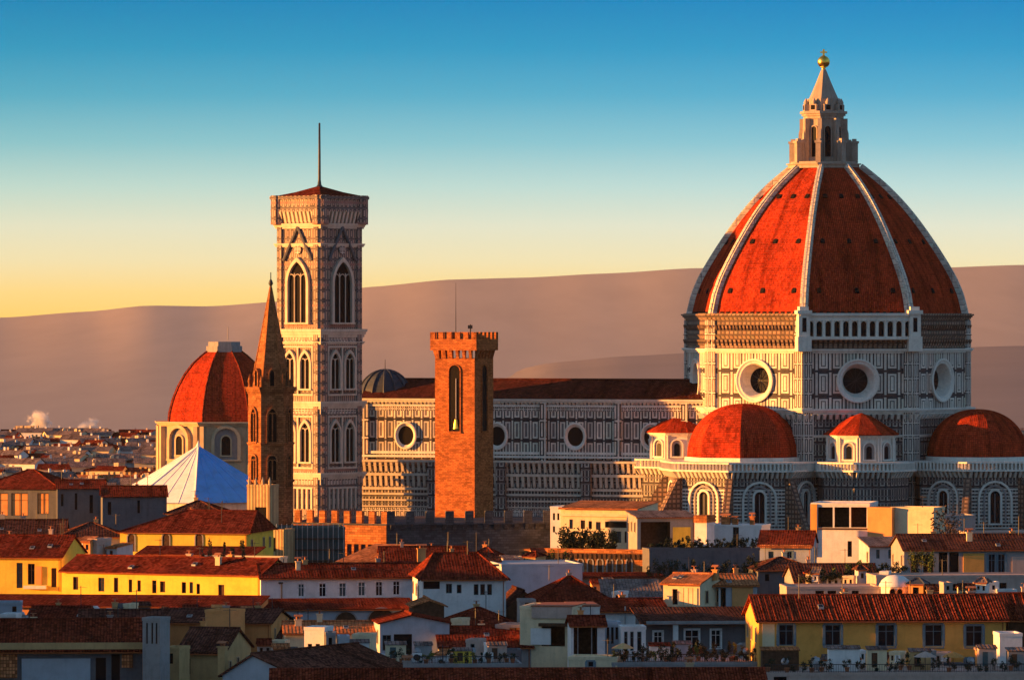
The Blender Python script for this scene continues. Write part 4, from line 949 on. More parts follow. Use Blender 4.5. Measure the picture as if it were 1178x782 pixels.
def chimney(h, px, top, w=.9, v=None, mat='creampl', kind='side', cap='clay'):
    v = h.D * .3 if v is None else v
    u = h.loc(px, 700)[0]; zt = h.loc(px, top)[1]; zb_ = max(0, roof_z(h, kind, v) - .6) if kind != 'flat' else h.E - .15
    q = MB(); q.box(u - w / 2, v - .35, zb_, u + w / 2, v + .35, zt - .3); q.box(u - w / 2 - .12, v - .47, zt - .3, u + w / 2 + .12, v + .47, zt - .16)
    c = q.build('chimney', M[mat], h.roof); q = MB()
    n = 2 if w > .8 else 1
    for e in range(n):
        x = u + (e - (n - 1) / 2) * .4; q.lathe([(.13, zt - .16), (.15, zt + .12), (.11, zt + .28)], 8, (x, v))
    slab(q, [(u - w / 2 - .15, v - .5, zt + .25), (u + w / 2 + .15, v - .5, zt + .25), (u + w / 2 + .15, v, zt + .5), (u - w / 2 - .15, v, zt + .5)], .06)
    slab(q, [(u + w / 2 + .15, v + .5, zt + .25), (u - w / 2 - .15, v + .5, zt + .25), (u - w / 2 - .15, v, zt + .5), (u + w / 2 + .15, v, zt + .5)], .06)
    q.build('chimney_cap', M[cap], c)
def antenna(h, u, v, z, hh=2.6, n=5):
    q = MB(); q.tube((u, v, z - .5), (u, v, z + hh), .06, n=5)
    a = random.uniform(-.6, .6); dx, dy = math.cos(a), math.sin(a); q.tube((u - dx * .8, v - dy * .8, z + hh - .2), (u + dx * .8, v + dy * .8, z + hh - .2), .03, n=4)
    for k in range(n):
        t = -.7 + 1.4 * k / (n - 1); l = .25 + .1 * k / n; q.tube((u + dx * t - dy * l, v + dy * t + dx * l, z + hh - .2), (u + dx * t + dy * l, v + dy * t - dx * l, z + hh - .2), .02, n=4)
    q.build('antenna', M['metal'], h.root)
def arch_open(h, px, top, bot, wpx, mat='void'):
    u, z0 = h.loc(px, bot); z1 = h.loc(px, top)[1]; w = wpx / F * h.root.location.y
    q = MB(); Mx = frame_at((u, 0, z0), 0); arch_ring(q, Mx, w, max(z1 - z0, w / 2 + .02), .22, -.02, .12, False, 0, False); arch_face(q, Mx, w, max(z1 - z0, w / 2 + .02), .03, False, 1); q.build('arched_opening', [M['greypl'], M[mat]], h.root)
def lbox(h, name, mat, px0, py0, px1, py1, v0, v1, parent=None):
    u0, z1 = h.loc(px0, py0); u1, z0 = h.loc(px1, py1); q = MB(); q.box(u0, v0, z0, u1, v1, z1); return q.build(name, M[mat], parent or h.root)
def railing(h, u0, u1, v, z, hh=1.0, mat='metal', gap=.35):
    q = MB(); q.tube((u0, v, z + hh), (u1, v, z + hh), .05, n=5); q.tube((u0, v, z + .12), (u1, v, z + .12), .035, n=4)
    for k in range(int((u1 - u0) / gap) + 1): q.tube((u0 + k * gap, v, z), (u0 + k * gap, v, z + hh), .028, n=4)
    q.build('railing', M[mat], h.root)
# ---- plants
def leaves(mb, c, rx, ry, rz_, n, s, rng, mi=0):
    cl = [(Vector((rng.uniform(-1, 1), rng.uniform(-1, 1), rng.uniform(-1, 1)))) for _ in range(max(4, n // 40))]
    for k in range(n):
        b = rng.choice(cl); p = b * .72 + Vector((rng.gauss(0, .22), rng.gauss(0, .22), rng.gauss(0, .22)))
        if p.length > 1.25: p *= 1.1 / p.length
        q = Vector((p.x * rx, p.y * ry, p.z * rz_)) + Vector(c); u = Vector((rng.gauss(0, 1), rng.gauss(0, 1), rng.gauss(0, 1))).normalized(); w = u.orthogonal().normalized(); s_ = s * rng.uniform(.6, 1.4)
        mb.poly([q - u * s_, q + w * s_ * .55, q + u * s_, q - w * s_ * .55], mi)
def shrub(label, p, w, hh, n=260, leaf='leaf', pot=False, group=None, seed=0, name='shrub', cat='shrub', s=.16):
    rng = random.Random(seed); r = thing(name, label, cat, p, 0, group); q = MB()
    z = .0
    if pot: q2 = MB(); q2.lathe([(.22, 0), (.32, .5), (.36, .5), (.36, .58), (.28, .58)], 10); q2.build('pot', M['clay'], r); z = .5
    q.tube((0, 0, z), (0, 0, z + hh * .5), .05, .03); q.tube((0, 0, z + hh * .3), (w * .3, 0, z + hh * .6), .03, .02); q.tube((0, 0, z + hh * .25), (-w * .3, .1, z + hh * .6), .03, .02); q.build('stem', M['bark'], r)
    q = MB(); leaves(q, (0, 0, z + hh * .55), w * .5, w * .5, hh * .5, n, s, rng); q.build('foliage', M[leaf], r); return r
def tree(label, p, w, hh, n=1500, leaf='leaf', group=None, seed=0):
    rng = random.Random(seed); r = thing('tree', label, 'tree', p, 0, group); q = MB(); q.tube((0, 0, 0), (0, 0, hh * .55), .22, .13, 8)
    for k in range(6): a = k * 1.05; q.tube((0, 0, hh * (.35 + .04 * k)), (math.cos(a) * w * .3, math.sin(a) * w * .3, hh * (.6 + .05 * k)), .09, .03)
    q.build('trunk', M['bark'], r); q = MB(); leaves(q, (0, 0, hh * .68), w * .5, w * .5, hh * .36, n, .28, rng); q.build('crown', M[leaf], r); return r
WIN['salmon_pane'] = ('wood', 'salmon', 0)  # salmon panes; at the loggia house they paint its sunlit inner wall
# ---- row under the chapel dome
house('grey loggia house with a red hip roof and sunlit orange painted into its openings at the far left', -28, 69, 563, 1120, -14, 17, 'slate', 'hip', 541, 'roof', [(-12, 567, 9, 593, 'salmon_pane'), (13, 567, 32, 593, 'salmon_pane'), (43, 567, 56, 591, 'salmon_pane')])
house('slate grey house with a low dark red roof beside the loggia house', 66, 122, 562, 1112, 6, 14, 'slate', 'side', 553, 'roof', [(70, 568, 73, 582, 'void'), (86, 567, 89, 586, 'void'), (103, 569, 107, 590, 'void')])
house('slate grey house with a bright red strip of roof below the white pyramid roof', 118, 192, 571, 1098, 6, 12, 'slate', 'side', 560, 'roof', [(124, 577, 128, 592, 'void'), (158, 575, 161, 590, 'void')])
house('low house under old dark tiles in front of the slate grey houses', -20, 75, 616, 985, 3, 17, 'greypl', 'side', 599, 'roofdark')
house('dark tiled house between the slate grey houses and the yellow hall', 70, 142, 618, 975, 5, 16, 'greypl', 'hip', 602, 'roofdark')
house('small dark hip roof poking up behind the yellow hall', 192, 256, 591, 1015, -4, 12, 'greypl', 'hip', 577, 'roofdark')
h = house('yellow hall with a broad dark red hip roof and dark arched recesses', 138, 285, 613, 952, -12, 18, 'yellow', 'hip', 588, 'roof', hipx=(200, 281), name='yellow_hall', cat='hall')
for px in (151, 191, 229): arch_open(h, px, 613.8, 634, 8, 'wood')
antenna(h, h.W * .75, 4, h.E + 1.4, 4.0)
house('narrow lean-to with a dark roof along the foot of the yellow hall', 158, 292, 638, 930, -12, 7, 'yellow', 'shed', 629, 'roof')
# ---- the yellow and white row
h = house('broad yellow house with tall dark windows at the left edge', -40, 71, 640, 859, -9, 16, 'yellow', 'side', 617, 'roof', [(19, 647, 26, 676, 'dark'), (32, 648, 40, 672, 'dark'), (59, 653, 65, 675, 'shut')])
lbox(h, 'balcony_screen', 'salmon', 41, 651, 48, 672, -.25, -.02); lbox(h, 'balcony', 'white_pl', 28, 673, 54, 677, -.7, -.02)
h = house('long low yellow house with eleven small dark windows', 71, 300, 658.5, 845, -24, 11, 'yellow', 'side', 642, 'roof',
      [(84, 663, 90, 678, 'shut'), (113, 664, 120, 680, 'dark'), (131, 664, 136, 681, 'shut'), (148, 666, 152, 681, 'shut'), (158, 667, 162, 680, 'shut'), (175, 667, 180, 682, 'dark'), (184, 668, 190, 681, 'shut'), (209, 669, 214, 682, 'dark'), (218, 669, 222, 682, 'dark'), (226, 671, 230, 683, 'dark'), (251, 672, 258, 689, 'shut')])
chimney(h, 240, 640, .8)
h = house('long white house with six white framed windows in a row', 300, 487, 664, 838, 7, 11, 'white_pl', 'side', 649.5, 'roof',
      [(343, 671, 350, 686), (367, 670.5, 375, 686), (390, 670, 398, 686), (412, 669, 420, 685), (432, 668.5, 440, 685), (452, 668, 460, 684)])
q = MB(); u_, z_ = h.loc(324, 671); q.tube((u_, -.12, z_), (u_, -.12, z_ - 4), .1); q.box(u_ - .5, -.3, z_, u_ + .2, -.05, z_ + .25); q.build('drainpipe', M['metal'], h.root)
chimney(h, 490, 631, 1.3, 6.5, 'salmon'); chimney(h, 345, 645, .7)
antenna(h, 4, 6, h.E + 2)
h = house('low red roofed annexe with two wide arches below the long white house', 300, 478, 701, 826, 7, 11, 'greyblue', 'shed', 689, 'roof')
arch_open(h, 398, 703.5, 716, 25, 'wood'); arch_open(h, 439, 703.5, 716, 33, 'wood')
house('long strip of dark red lean-to roof below the yellow houses', -40, 296, 697.5, 822, -6, 11, 'salmon', 'shed', 685, 'roof')
h = house('tall white house with a broad red hip roof and grouped dark windows', 486, 582, 667, 815, 6, 17, 'white_pl', 'hip', 637, 'roof',
      [(513, 671, 520, 682, 'grey'), (525.5, 672, 531, 682, 'grey'), (545, 671.5, 550.5, 684, 'grey'), (552.5, 671.5, 558, 684, 'grey'), (560.5, 671.5, 566, 684, 'grey'), (487, 668.5, 506, 677, 'void')], hipx=(505, 556))
chimney(h, 576, 655, .8, 8, 'pinkpl', 'flat')
antenna(h, h.W * .6, 8, h.E + 3)
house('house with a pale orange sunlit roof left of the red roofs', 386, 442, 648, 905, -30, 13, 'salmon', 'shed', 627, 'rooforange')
h = house('house with a wide red roof right of the pale orange roof', 440, 540, 652, 902, 5, 15, 'greypl', 'side', 630, 'roofgeo')
h = house('house with a red roof behind the tall white house', 528, 578, 650, 912, -8, 14, 'greypl', 'hip', 631, 'roofgeo')
WIN['net'] = ('slate', 'slate', 0)
M['net'] = plaster('teal scaffold netting', (.055, .10, .11), .6)
h = house('flat building wrapped in teal netting below the sunlit palace wall', 316, 397, 607, 985, 6, 11, 'net', 'flat')
for k in range(14):
    u_ = .3 + k * (h.W - .6) / 13; q = MB(); q.tube((u_, -.35, 0), (u_, -.35, h.E + .8), .07); q.build('scaffold_pole', M['galv'], h.root)
q = MB()
for zz in (h.E - 2, h.E - 4, h.E - 6): q.box(0, -.5, zz, h.W, -.02, zz + .12)
q.build('scaffold_deck', M['wood'], h.root)
M['striped'] = panels('striped sandy planks', .62, 40, [(0, (.30, .20, .10)), (.12, (.62, .46, .24))], dirt=.4)
h = house('sandy striped belfry block with a square black opening at the spire foot', 284, 310, 558, 988, -22, 4, 'striped', 'flat', wins=[(293.5, 583, 306.5, 607, 'void'), (287, 594, 290, 606, 'void')], name='belfry_block', cat='belfry')
for px in (285.5, 293, 301, 309):
    u_, z_ = h.loc(px, 558); q = MB(); q.lathe([(.3, z_), (.25, z_ + .5), (.33, z_ + .6), (.02, z_ + 1.5)], 6, (u_, .5)); q.build('pinnacle', M['sand'], h.root)
house('sandy stepped base below the striped belfry block', 278, 326, 609, 981, -22, 5, 'striped', 'flat', wins=[(282, 615, 286, 630, 'void'), (296, 618, 301, 634, 'void'), (312, 618, 317, 634, 'void')])
house('cream low front with dark gaps at the end of the yellow hall', 228, 322, 641, 905, -12, 5, 'creampl', 'flat', wins=[(240, 644, 244, 652, 'void'), (255, 644, 260, 652, 'void'), (270, 644, 276, 652, 'void'), (288, 644, 292, 652, 'void'), (304, 644, 309, 652, 'void')])
# ---- centre
h = house('blank grey blue wall of a flat house between red roofs', 577, 670, 649, 872, 10, 14, 'greyblue', 'flat')
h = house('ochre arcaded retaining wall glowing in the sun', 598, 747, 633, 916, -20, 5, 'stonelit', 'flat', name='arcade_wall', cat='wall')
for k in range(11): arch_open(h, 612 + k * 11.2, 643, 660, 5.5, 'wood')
u0, z0 = h.loc(600, 637); q = MB()
for k in range(26): q.box(.4 + k * (h.W - .8) / 26, -.22, h.E - 1.4, .4 + (k + .55) * (h.W - .8) / 26, .0, h.E - .45)
q.build('corbel_table', M['wood'], h.root)
house('long dark garden wall right of the glowing arcade wall', 747, 874, 631, 905, 12, 5, 'slate', 'flat', name='garden_wall', cat='wall')
h = house('cream villa with small dark windows and a shaded porch below the nave', 645, 733, 585, 1000, -20, 12, 'creampl', 'shed', 577, 'rooforange', [(655, 597, 659, 608, 'dark'), (668, 598, 673, 608, 'dark'), (677, 599, 681, 608, 'dark'), (685.5, 600, 691, 609, 'dark'), (696, 599.5, 728, 607, 'void'), (708.5, 611, 714.5, 624, 'dark'), (718.5, 611, 722.5, 624, 'dark')], name='villa', cat='villa')
u0, z0 = h.loc(646, 592); q = MB(); q.box(0, -.35, z0 - .2, h.W, -.01, z0 + .25); q.build('cornice', M['creampl'], h.root)
house('narrow pale stair turret left of the cream villa', 633, 646, 583, 1003, -14, 6, 'white_pl', 'flat', wins=[(636, 590, 638.5, 598, 'void'), (641, 590, 643.5, 598, 'void'), (636, 605, 638.5, 612, 'void')])
h = house('grey flat-roofed house with a wide black garage opening', 733, 800, 595, 985, 8, 12, 'greypl', 'shed', 588, 'roofgrey', [(737, 600, 771, 640, 'open')])
lbox(h, 'door_panel', 'yellow', 774, 606, 794, 632, -.3, -.02)
h = house('pale square pillar house with an orange brick cap', 799, 813, 596, 978, -22, 4, 'white_pl', 'flat')
lbox(h, 'brick_cap', 'stonelit', 798.5, 592.5, 813.5, 601, -.25, 4.2)
h = house('long white terrace wall with orange brick chimney stacks', 812, 876, 604, 990, -16, 7, 'white_pl', 'flat', wins=[(843, 606, 850, 632, 'grey')])  # the tall grey window stands in for a shaded strip of wall
chimney(h, 832, 594, 1.6, 2, 'stonelit', 'flat'); chimney(h, 842, 596, 1.0, 2.6, 'stonelit', 'flat'); chimney(h, 861, 593, .8, 3, 'stonelit', 'flat')
h = house('house with a dark red roof and orange gutter left of the white loggia block', 873, 934, 627, 955, -7, 13, 'greyblue', 'side', 612, 'roofgeo', [(884, 634, 890, 642, 'grey'), (905, 634, 911, 642, 'blue')])
lbox(h, 'eaves_board', 'rooforange', 873, 626, 934, 630.5, -.62, -.5)
h = house('white block with a black open loggia on its top floor', 933, 1000, 579, 986, -12, 11, 'white_pl', 'flat', wins=[(941, 583, 958, 606.5, 'open'), (960, 583, 977, 606.5, 'open'), (979, 583, 997, 606.5, 'open'), (975, 622, 980, 640, 'dark')])
lbox(h, 'corner_pillar', 'orange', 932.5, 579.5, 940, 640, -.3, -.01)
lbox(h, 'floor_band', 'wood', 941, 606.8, 999, 609, -.25, -.01)
house('plain orange wall block right of the black loggia', 998, 1026, 584, 981, -24, 6, 'salmon', 'flat')
house('plain cream wall block right of the orange wall block', 1025, 1074, 584, 980, -24, 6, 'creampl', 'flat')
house('grey stone block behind the cream wall block', 1070, 1122, 593, 1010, 8, 8, 'greypl', 'flat', wins=[(1082, 600, 1087, 612, 'dark')])
house('pale grey low block at the right edge below the right half dome', 1112, 1215, 612, 1005, 8, 10, 'pinkpl', 'flat', wins=[(1125, 617, 1130, 628, 'dark'), (1150, 617, 1155, 628, 'dark')])
house('bluish grey sloped roof house beneath the orange wall block', 1000, 1052, 628, 940, 5, 12, 'greyblue', 'shed', 618, 'roofgrey', [(1008, 632, 1012, 642, 'grey'), (1022, 632, 1026, 642, 'grey')])
# ---- right
h = house('terrace house with a dark tiled roof and an orange wall panel', 1040, 1215, 632, 882, 4, 15, 'greypl', 'side', 616, 'roofdark', [(1080, 635, 1090, 659, 'void'), (1092, 635, 1103, 659, 'void'), (1137, 637, 1145, 660, 'blue'), (1148, 637, 1156, 660, 'blue'), (1048, 638, 1056, 659, 'void'), (1062, 638, 1074, 659, 'void')])
lbox(h, 'orange_panel', 'orange', 1108, 636, 1132, 660, -.2, -.02); lbox(h, 'pale_panel', 'pinkpl', 1164, 640, 1185, 662, -.2, -.02)
chimney(h, 1120, 612, .9); antenna(h, 30 if h.W > 30 else h.W * .8, 7, h.E + 2.6)
h = house('long pinkish parapet wall above the big orange house', 1008, 1215, 662, 850, 6, 9, 'pinkpl', 'flat', wins=[(1096, 671, 1104, 679, 'void'), (1150, 670, 1158, 684, 'void')])
house('low pinkish wall house with a row of dark slots', 905, 1012, 675, 842, 4, 9, 'pinkpl', 'flat', wins=[(938, 679, 948, 684, 'void'), (952, 679, 962, 684, 'void'), (966, 679, 976, 684, 'void'), (980, 679, 988, 684, 'void')])
house('house under dark uneven tiles above the low pinkish wall', 915, 1012, 669, 872, 3, 17, 'greypl', 'side', 650, 'roofdark')
house('dark roofed house beside the garden wall and the white loggia block', 872, 940, 656, 895, 6, 14, 'slate', 'hip', 642, 'roofdark', [(880, 660, 885, 668, 'void')])
h = house('tiny orange dormer house with a dark cap on the pinkish parapet', 1045, 1062, 672, 838, -16, 3, 'salmon', 'hip', 666, 'lead', [(1050, 675, 1057, 688, 'void')], over=.35)
DX = thing('domed_kiosk', 'white domed roof kiosk beside the tiny orange dormer', 'kiosk', (X(1030, 842), 842, 0))
q = MB(); zz = Z(674, 842); q.prism(ngon(8, 2.4, R(22)), 0, zz); q.build('wall', M['white_pl'], DX)
q = MB(); q.lathe([(2.6, zz), (2.5, zz + .3), (2.1, zz + 1), (1.3, zz + 1.6), (.02, zz + 1.8)], 16); q.build('dome', M['white_pl'], DX)
for sx in (-.9, .2): 
    q = MB(); Mq = frame_at((sx + .3, -2.3, zz - 1.9), R(3)); arch_ring(q, Mq, .8, 1.6, .1, -.1, .2); arch_face(q, Mq, .8, 1.6, .08, False, 1); q.build('door', [M['salmon'], M['void']], DX)
h = house('big orange house with a red tile roof and five blue shuttered windows', 873, 1157, 712, 700, 4.5, 14, 'orange', 'side', 686, 'roofgeo', [(896, 718, 913, 742, 'blue'), (949, 718, 967, 742, 'blue'), (1010, 718, 1029, 743, 'blue'), (1064, 718, 1084, 743, 'blue'), (1111, 719, 1130, 743, 'blue'), (1111, 757, 1130, 776, 'blue')], over=.8)
OH = h
lbox(h, 'pale_plaster_patch', 'creampl', 877, 717, 891, 744, -.03, .1)
chimney(h, 1130, 682, 1.0, 9, 'pinkpl'); antenna(h, 6, 6, h.rz, 3); antenna(h, h.W * .55, 8, h.rz - .4, 2.4)
house('dark house with a red roof at the right edge beside the orange house', 1160, 1240, 712, 708, 3, 14, 'wood', 'side', 684, 'roofgeo')
house('low white shed beside the dark house at the right edge', 1150, 1176, 729, 690, 4, 5, 'white_pl', 'flat')
# ---- centre right houses
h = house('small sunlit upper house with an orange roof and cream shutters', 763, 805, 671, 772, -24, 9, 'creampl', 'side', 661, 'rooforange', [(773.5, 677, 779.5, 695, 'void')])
for k in range(4): lbox(h, 'shutter_panel', 'creampl', 782 + k * 5.3, 676, 786.4 + k * 5.3, 696, -.12, -.02)
chimney(h, 808, 655, .7, 5, 'salmon')
h = house('grey loggia house with white columns and an orange end wall', 804, 871, 673, 776, 6, 10, 'greyblue', 'side', 662, 'rooforange', [(813, 676, 835, 699, 'open')])
for px in (819, 828):
    u_, z_ = h.loc(px, 676); q = MB(); q.tube((u_, .3, z_), (u_, .3, z_ - 3), .16, n=8); q.build('column', M['white_pl'], h.root)
lbox(h, 'orange_end_wall', 'salmon', 842, 674.5, 866, 708, -.25, -.02)
h = house('dark porch house with a grey canopy roof and white doors', 742, 876, 715, 748, 5, 12, 'slate', 'shed', 699, 'roofdark', [(788, 724, 804, 750, 'plain'), (818, 724, 829, 744, 'plain'), (752, 726, 762, 745, 'plain')], over=1.6)
lbox(h, 'canopy_slab', 'greypl', 742, 713.5, 876, 716.3, -1.9, -1.3)
for px in (776, 866):
    u_, z_ = h.loc(px, 717); q = MB(); q.box(u_ - .35, -1.5, 0, u_ + .35, -.9, z_); q.build('porch_pillar', M['white_pl'], h.root)
h = house('white plain house with a dark low roof right of the black loggia', 686, 768, 703, 765, 8, 13, 'white_pl', 'side', 690, 'roofgeo', [(737, 714, 743, 728, 'grey'), (752, 718, 757, 735, 'grey')])
q = MB(); u_, z_ = h.loc(719, 697); q.tube((u_, -.15, z_), (u_, -.15, z_ - 3.2), .1); q.build('drainpipe', M['galv'], h.root)
h = house('cream flat house with a dark corner opening', 598, 658, 698, 738, -12, 9, 'creampl', 'flat', wins=[(623, 719, 650, 743, 'open')])
lbox(h, 'terrace_parapet', 'pinkpl', 612, 697.5, 658, 711, -.3, -.02); lbox(h, 'red_coping', 'redbrown', 611, 696, 659, 697.6, -.4, 9.2)
lbox(h, 'awning', 'wood', 621, 716, 659, 720, -1.0, -.02); lbox(h, 'white_screen', 'white_pl', 611, 722, 634, 741, -.35, -.04)
h = house('white block with pale parapet right of the cream flat house', 657, 690, 697, 744, 5, 9, 'white_pl', 'flat')
lbox(h, 'red_coping', 'redbrown', 657, 695.6, 690, 697.4, -.2, 9.2)
h = house('small house front with a black loggia and little red roof', 657, 696, 719, 729, 4, 6, 'white_pl', 'side', 710, 'roofgeo', [(660, 721, 687, 754, 'open')])
for px in (665, 681):
    u_, z_ = h.loc(px, 721); q = MB(); q.tube((u_, .4, z_), (u_, .4, z_ - 3.8), .07); q.build('post', M['galv'], h.root)
house('cream low terrace wall in front of the black loggia', 654, 710, 756, 700, -10, 5, 'creampl', 'flat', wins=[(676, 760, 683, 767, 'blue')])
house('grey shed with a sheet of ochre on its side', 570, 602, 719, 745, -14, 6, 'greypl', 'flat', wins=[(586, 721, 600, 742, 'salmon_pane')])
house('dark red hip roof between the grey blue wall and the grey corrugated roof', 618, 704, 693, 802, 4, 18, 'greypl', 'hip', 664, 'roofgeo')
house('small dark gable in front of the grey blue wall', 583, 622, 698, 826, 8, 12, 'wood', 'front', 678, 'roofdark')
house('house with a grey corrugated roof in the middle of the red roofs', 696, 762, 689, 812, 3, 11, 'greypl', 'shed', 667, 'roofgrey', [(704, 692, 709, 697, 'plain')])
house('dark red lean-to below the glowing arcade wall', 668, 764, 665, 895, 4, 9, 'pinkpl', 'shed', 659, 'roofgeo')
h = house('white gabled house with a black doorway', 437, 517, 717, 742, 7, 11, 'greyblue', 'front', 705.5, 'roofgeo', [(453, 729, 474, 752, 'void'), (440, 730, 450, 748, 'grey')], gable_px=474, over=.3)
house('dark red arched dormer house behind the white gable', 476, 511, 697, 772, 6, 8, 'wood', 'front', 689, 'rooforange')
h = house('long flat house with a sunlit orange roof edge left of the white gable', 328, 438, 728, 746, 4, 10, 'creampl', 'side', 716, 'rooforange', [(408, 731, 420, 745, 'salmon_pane'), (425, 731, 434, 744, 'blue')])
chimney(h, 344, 712, .9)
house('dark red roof right of the white gable', 506, 612, 744, 738, 4, 16, 'greypl', 'side', 722, 'roofgeo', [(515, 748, 521, 757, 'void')])
house('dark red roof below the tall white house', 512, 596, 722, 778, 4, 15, 'greypl', 'hip', 700, 'roofgeo')
# ---- left bottom
h = house('white gable end under a big dark striped tile roof', 256, 347, 778, 655, -30, 24, 'greyblue', 'front', 748, 'roofdark', gable_px=291, over=.5)
chimney(h, 250, 742, 1.0, 1.2, 'ochre', 'flat', 'clay')
house('ochre house under dark broken tiles at the foot of the picture', 205, 258, 750, 672, -12, 13, 'ochre', 'side', 724, 'roofdark', [(215, 757, 219, 775, 'dark')])
h = house('dark terrace house with an ochre beam and blue grey panel', -30, 168, 746, 660, 3, 13, 'slate', 'side', 714, 'roofgeo', [(110, 756, 122, 790, 'void'), (128, 752, 138, 790, 'void')], over=.9)
lbox(h, 'ochre_beam', 'ochre', -30, 738.5, 168, 745.5, -1.15, -.95); lbox(h, 'blue_grey_panel', 'greyblue', 25, 757, 104, 800, -.2, -.02); lbox(h, 'wicker_screen', 'rooforange', -20, 752, 20, 779, -.5, -.3); lbox(h, 'wicker_screen', 'rooforange', 140, 752, 153, 767, -.5, -.3)
house('weathered grey chimney-like block beside the ochre beam', 164, 184, 711, 657, -20, 3, 'greypl', 'flat', wins=[(168, 716, 170, 740, 'void'), (174, 716, 176, 740, 'void'), (179, 716, 181, 740, 'void')])
house('house with old dark tiles behind the ochre beam terrace', 92, 186, 724, 742, 4, 15, 'pinkpl', 'side', 703, 'roofdark')
house('house with a dark red roof and grey sides at the lower left', 28, 94, 718, 752, -5, 15, 'greypl', 'side', 699, 'roofgeo')
house('grey flat house at the left edge behind the tile terrace', -30, 32, 712, 748, 5, 9, 'greypl', 'flat', wins=[(5, 716, 10, 726, 'void'), (18, 716, 22, 726, 'void')])
h = house('low salmon house with a dark roof below the long yellow house', 180, 312, 716, 758, -8, 14, 'salmon', 'side', 702, 'roofdark', [(240, 719, 262, 728, 'salmon_pane')])
chimney(h, 142, 696, .5, 3, 'creampl', 'flat') if False else None
house('grey house front with dark tiles between the gable and the yellow row', 290, 372, 735, 760, 5, 14, 'greyblue', 'side', 716, 'roofdark')
h = house('wide rust red tile roof along the bottom edge', 312, 884, 800, 640, 2, 17, 'greypl', 'side', 771, 'roofgeo'); BR = h
chimney(h, 470, 764, 1.0, 10, 'greypl'); chimney(h, 800, 766, .9, 10, 'sand')
# terraces in front carrying clutter
tA = house('flat roof terrace crowded with white boxes below the white gable', 372, 600, 764, 694, 4, 16, 'greypl', 'flat', parapet=.9)
tB = house('flat roof terrace with dark planting below the black porch', 704, 884, 762, 700, 3, 14, 'greypl', 'flat')
tC = house('flat terrace with awnings at the foot of the big orange house', 876, 1200, 774, 672, 3, 12, 'pinkpl', 'flat', wins=[(890, 778, 905, 800, 'void')])
for lb, x0, x1, ev, Yq, an, wl, wn in (
    ('pale blue grey wall stub at the left edge below the yellow house', -10, 25, 693, 792, 4, 'greyblue', [(14, 697, 19, 704, 'void')]),
    ('thin cream chimney stack standing alone between dark roofs', 142, 148, 695, 765, -20, 'creampl', []),
    ('small salmon wall block glowing above the dark tiles', 236, 266, 702, 752, -22, 'salmon', []),
    ('tall narrow white block with three small openings beside the striped roof', 350, 373, 722, 700, -14, 'white_pl', [(354, 740, 359, 748, 'void'), (363, 740, 368, 748, 'void'), (357, 754, 366, 761, 'grey')]),
    ('narrow grey block right of the narrow white block', 375, 386, 728, 698, 4, 'greypl', [(378, 733, 382, 745, 'void')]),
    ('narrow blue grey block before the orange roof edge', 389, 402, 732, 697, 4, 'greyblue', []),
    ('cream panel wall before the white gable', 405, 426, 730, 712, -10, 'creampl', [(409, 735, 413, 744, 'void')]),
    ('low grey roof wall below the arches', 306, 346, 707, 802, 4, 'greypl', [(316, 709, 322, 713, 'void'), (332, 709, 338, 713, 'void')]),
    ('white wall with four slots right of the black loggia', 696, 714, 716, 733, 4, 'greyblue', [(698, 721, 701, 740, 'void'), (703, 721, 706, 740, 'void'), (708, 721, 711, 735, 'void')]),
    ('blue white wall of tall windows left of the dark porch', 715, 743, 721, 728, 4, 'white_pl', [(718, 726, 722, 748, 'grey'), (725, 726, 729, 748, 'grey'), (733, 726, 738, 748, 'grey')]),
    ('grey wall corner under the left end of the big orange house', 848, 872, 742, 716, -8, 'greypl', [(853, 747, 857, 756, 'void'), (862, 747, 866, 756, 'void')]),
    ('small pinkish block in front of the dark red roof', 536, 552, 736, 728, -12, 'pinkpl', [(541, 740, 546, 748, 'grey')]),
    ('small white block right of the pinkish block', 560, 578, 741, 724, 6, 'white_pl', [(563, 745, 567, 752, 'void'), (571, 745, 574, 752, 'void')]),
    ('dark low wall between the red roof and the ochre sheet shed', 580, 600, 748, 720, 5, 'slate', []),
    ('cream block on the red roof beside the white gable', 519, 531, 712, 770, -18, 'creampl', []),
    ('grey stub with one opening behind the cream flat house', 598, 616, 690, 790, 6, 'greypl', [(604, 693, 609, 697, 'void')]),
    ('white stair box on the dark red hip roof', 704, 716, 681, 795, -15, 'white_pl', [(708, 684, 711, 689, 'void')]),
    ('ochre block below the ochre house at the bottom', 188, 206, 745, 664, -16, 'ochre', [(194, 751, 199, 763, 'void')]),
    ('pale low wall along the dark tiles at the lower left', 98, 160, 721, 728, 8, 'pinkpl', []),
    ('white block at the left edge on the tile terrace', 0, 18, 707, 700, -6, 'white_pl', [(6, 711, 11, 718, 'void')])):
    house(lb, x0, x1, ev, Yq, an, 3.0 + (x1 - x0) * .05, wl, 'flat', wins=wn)
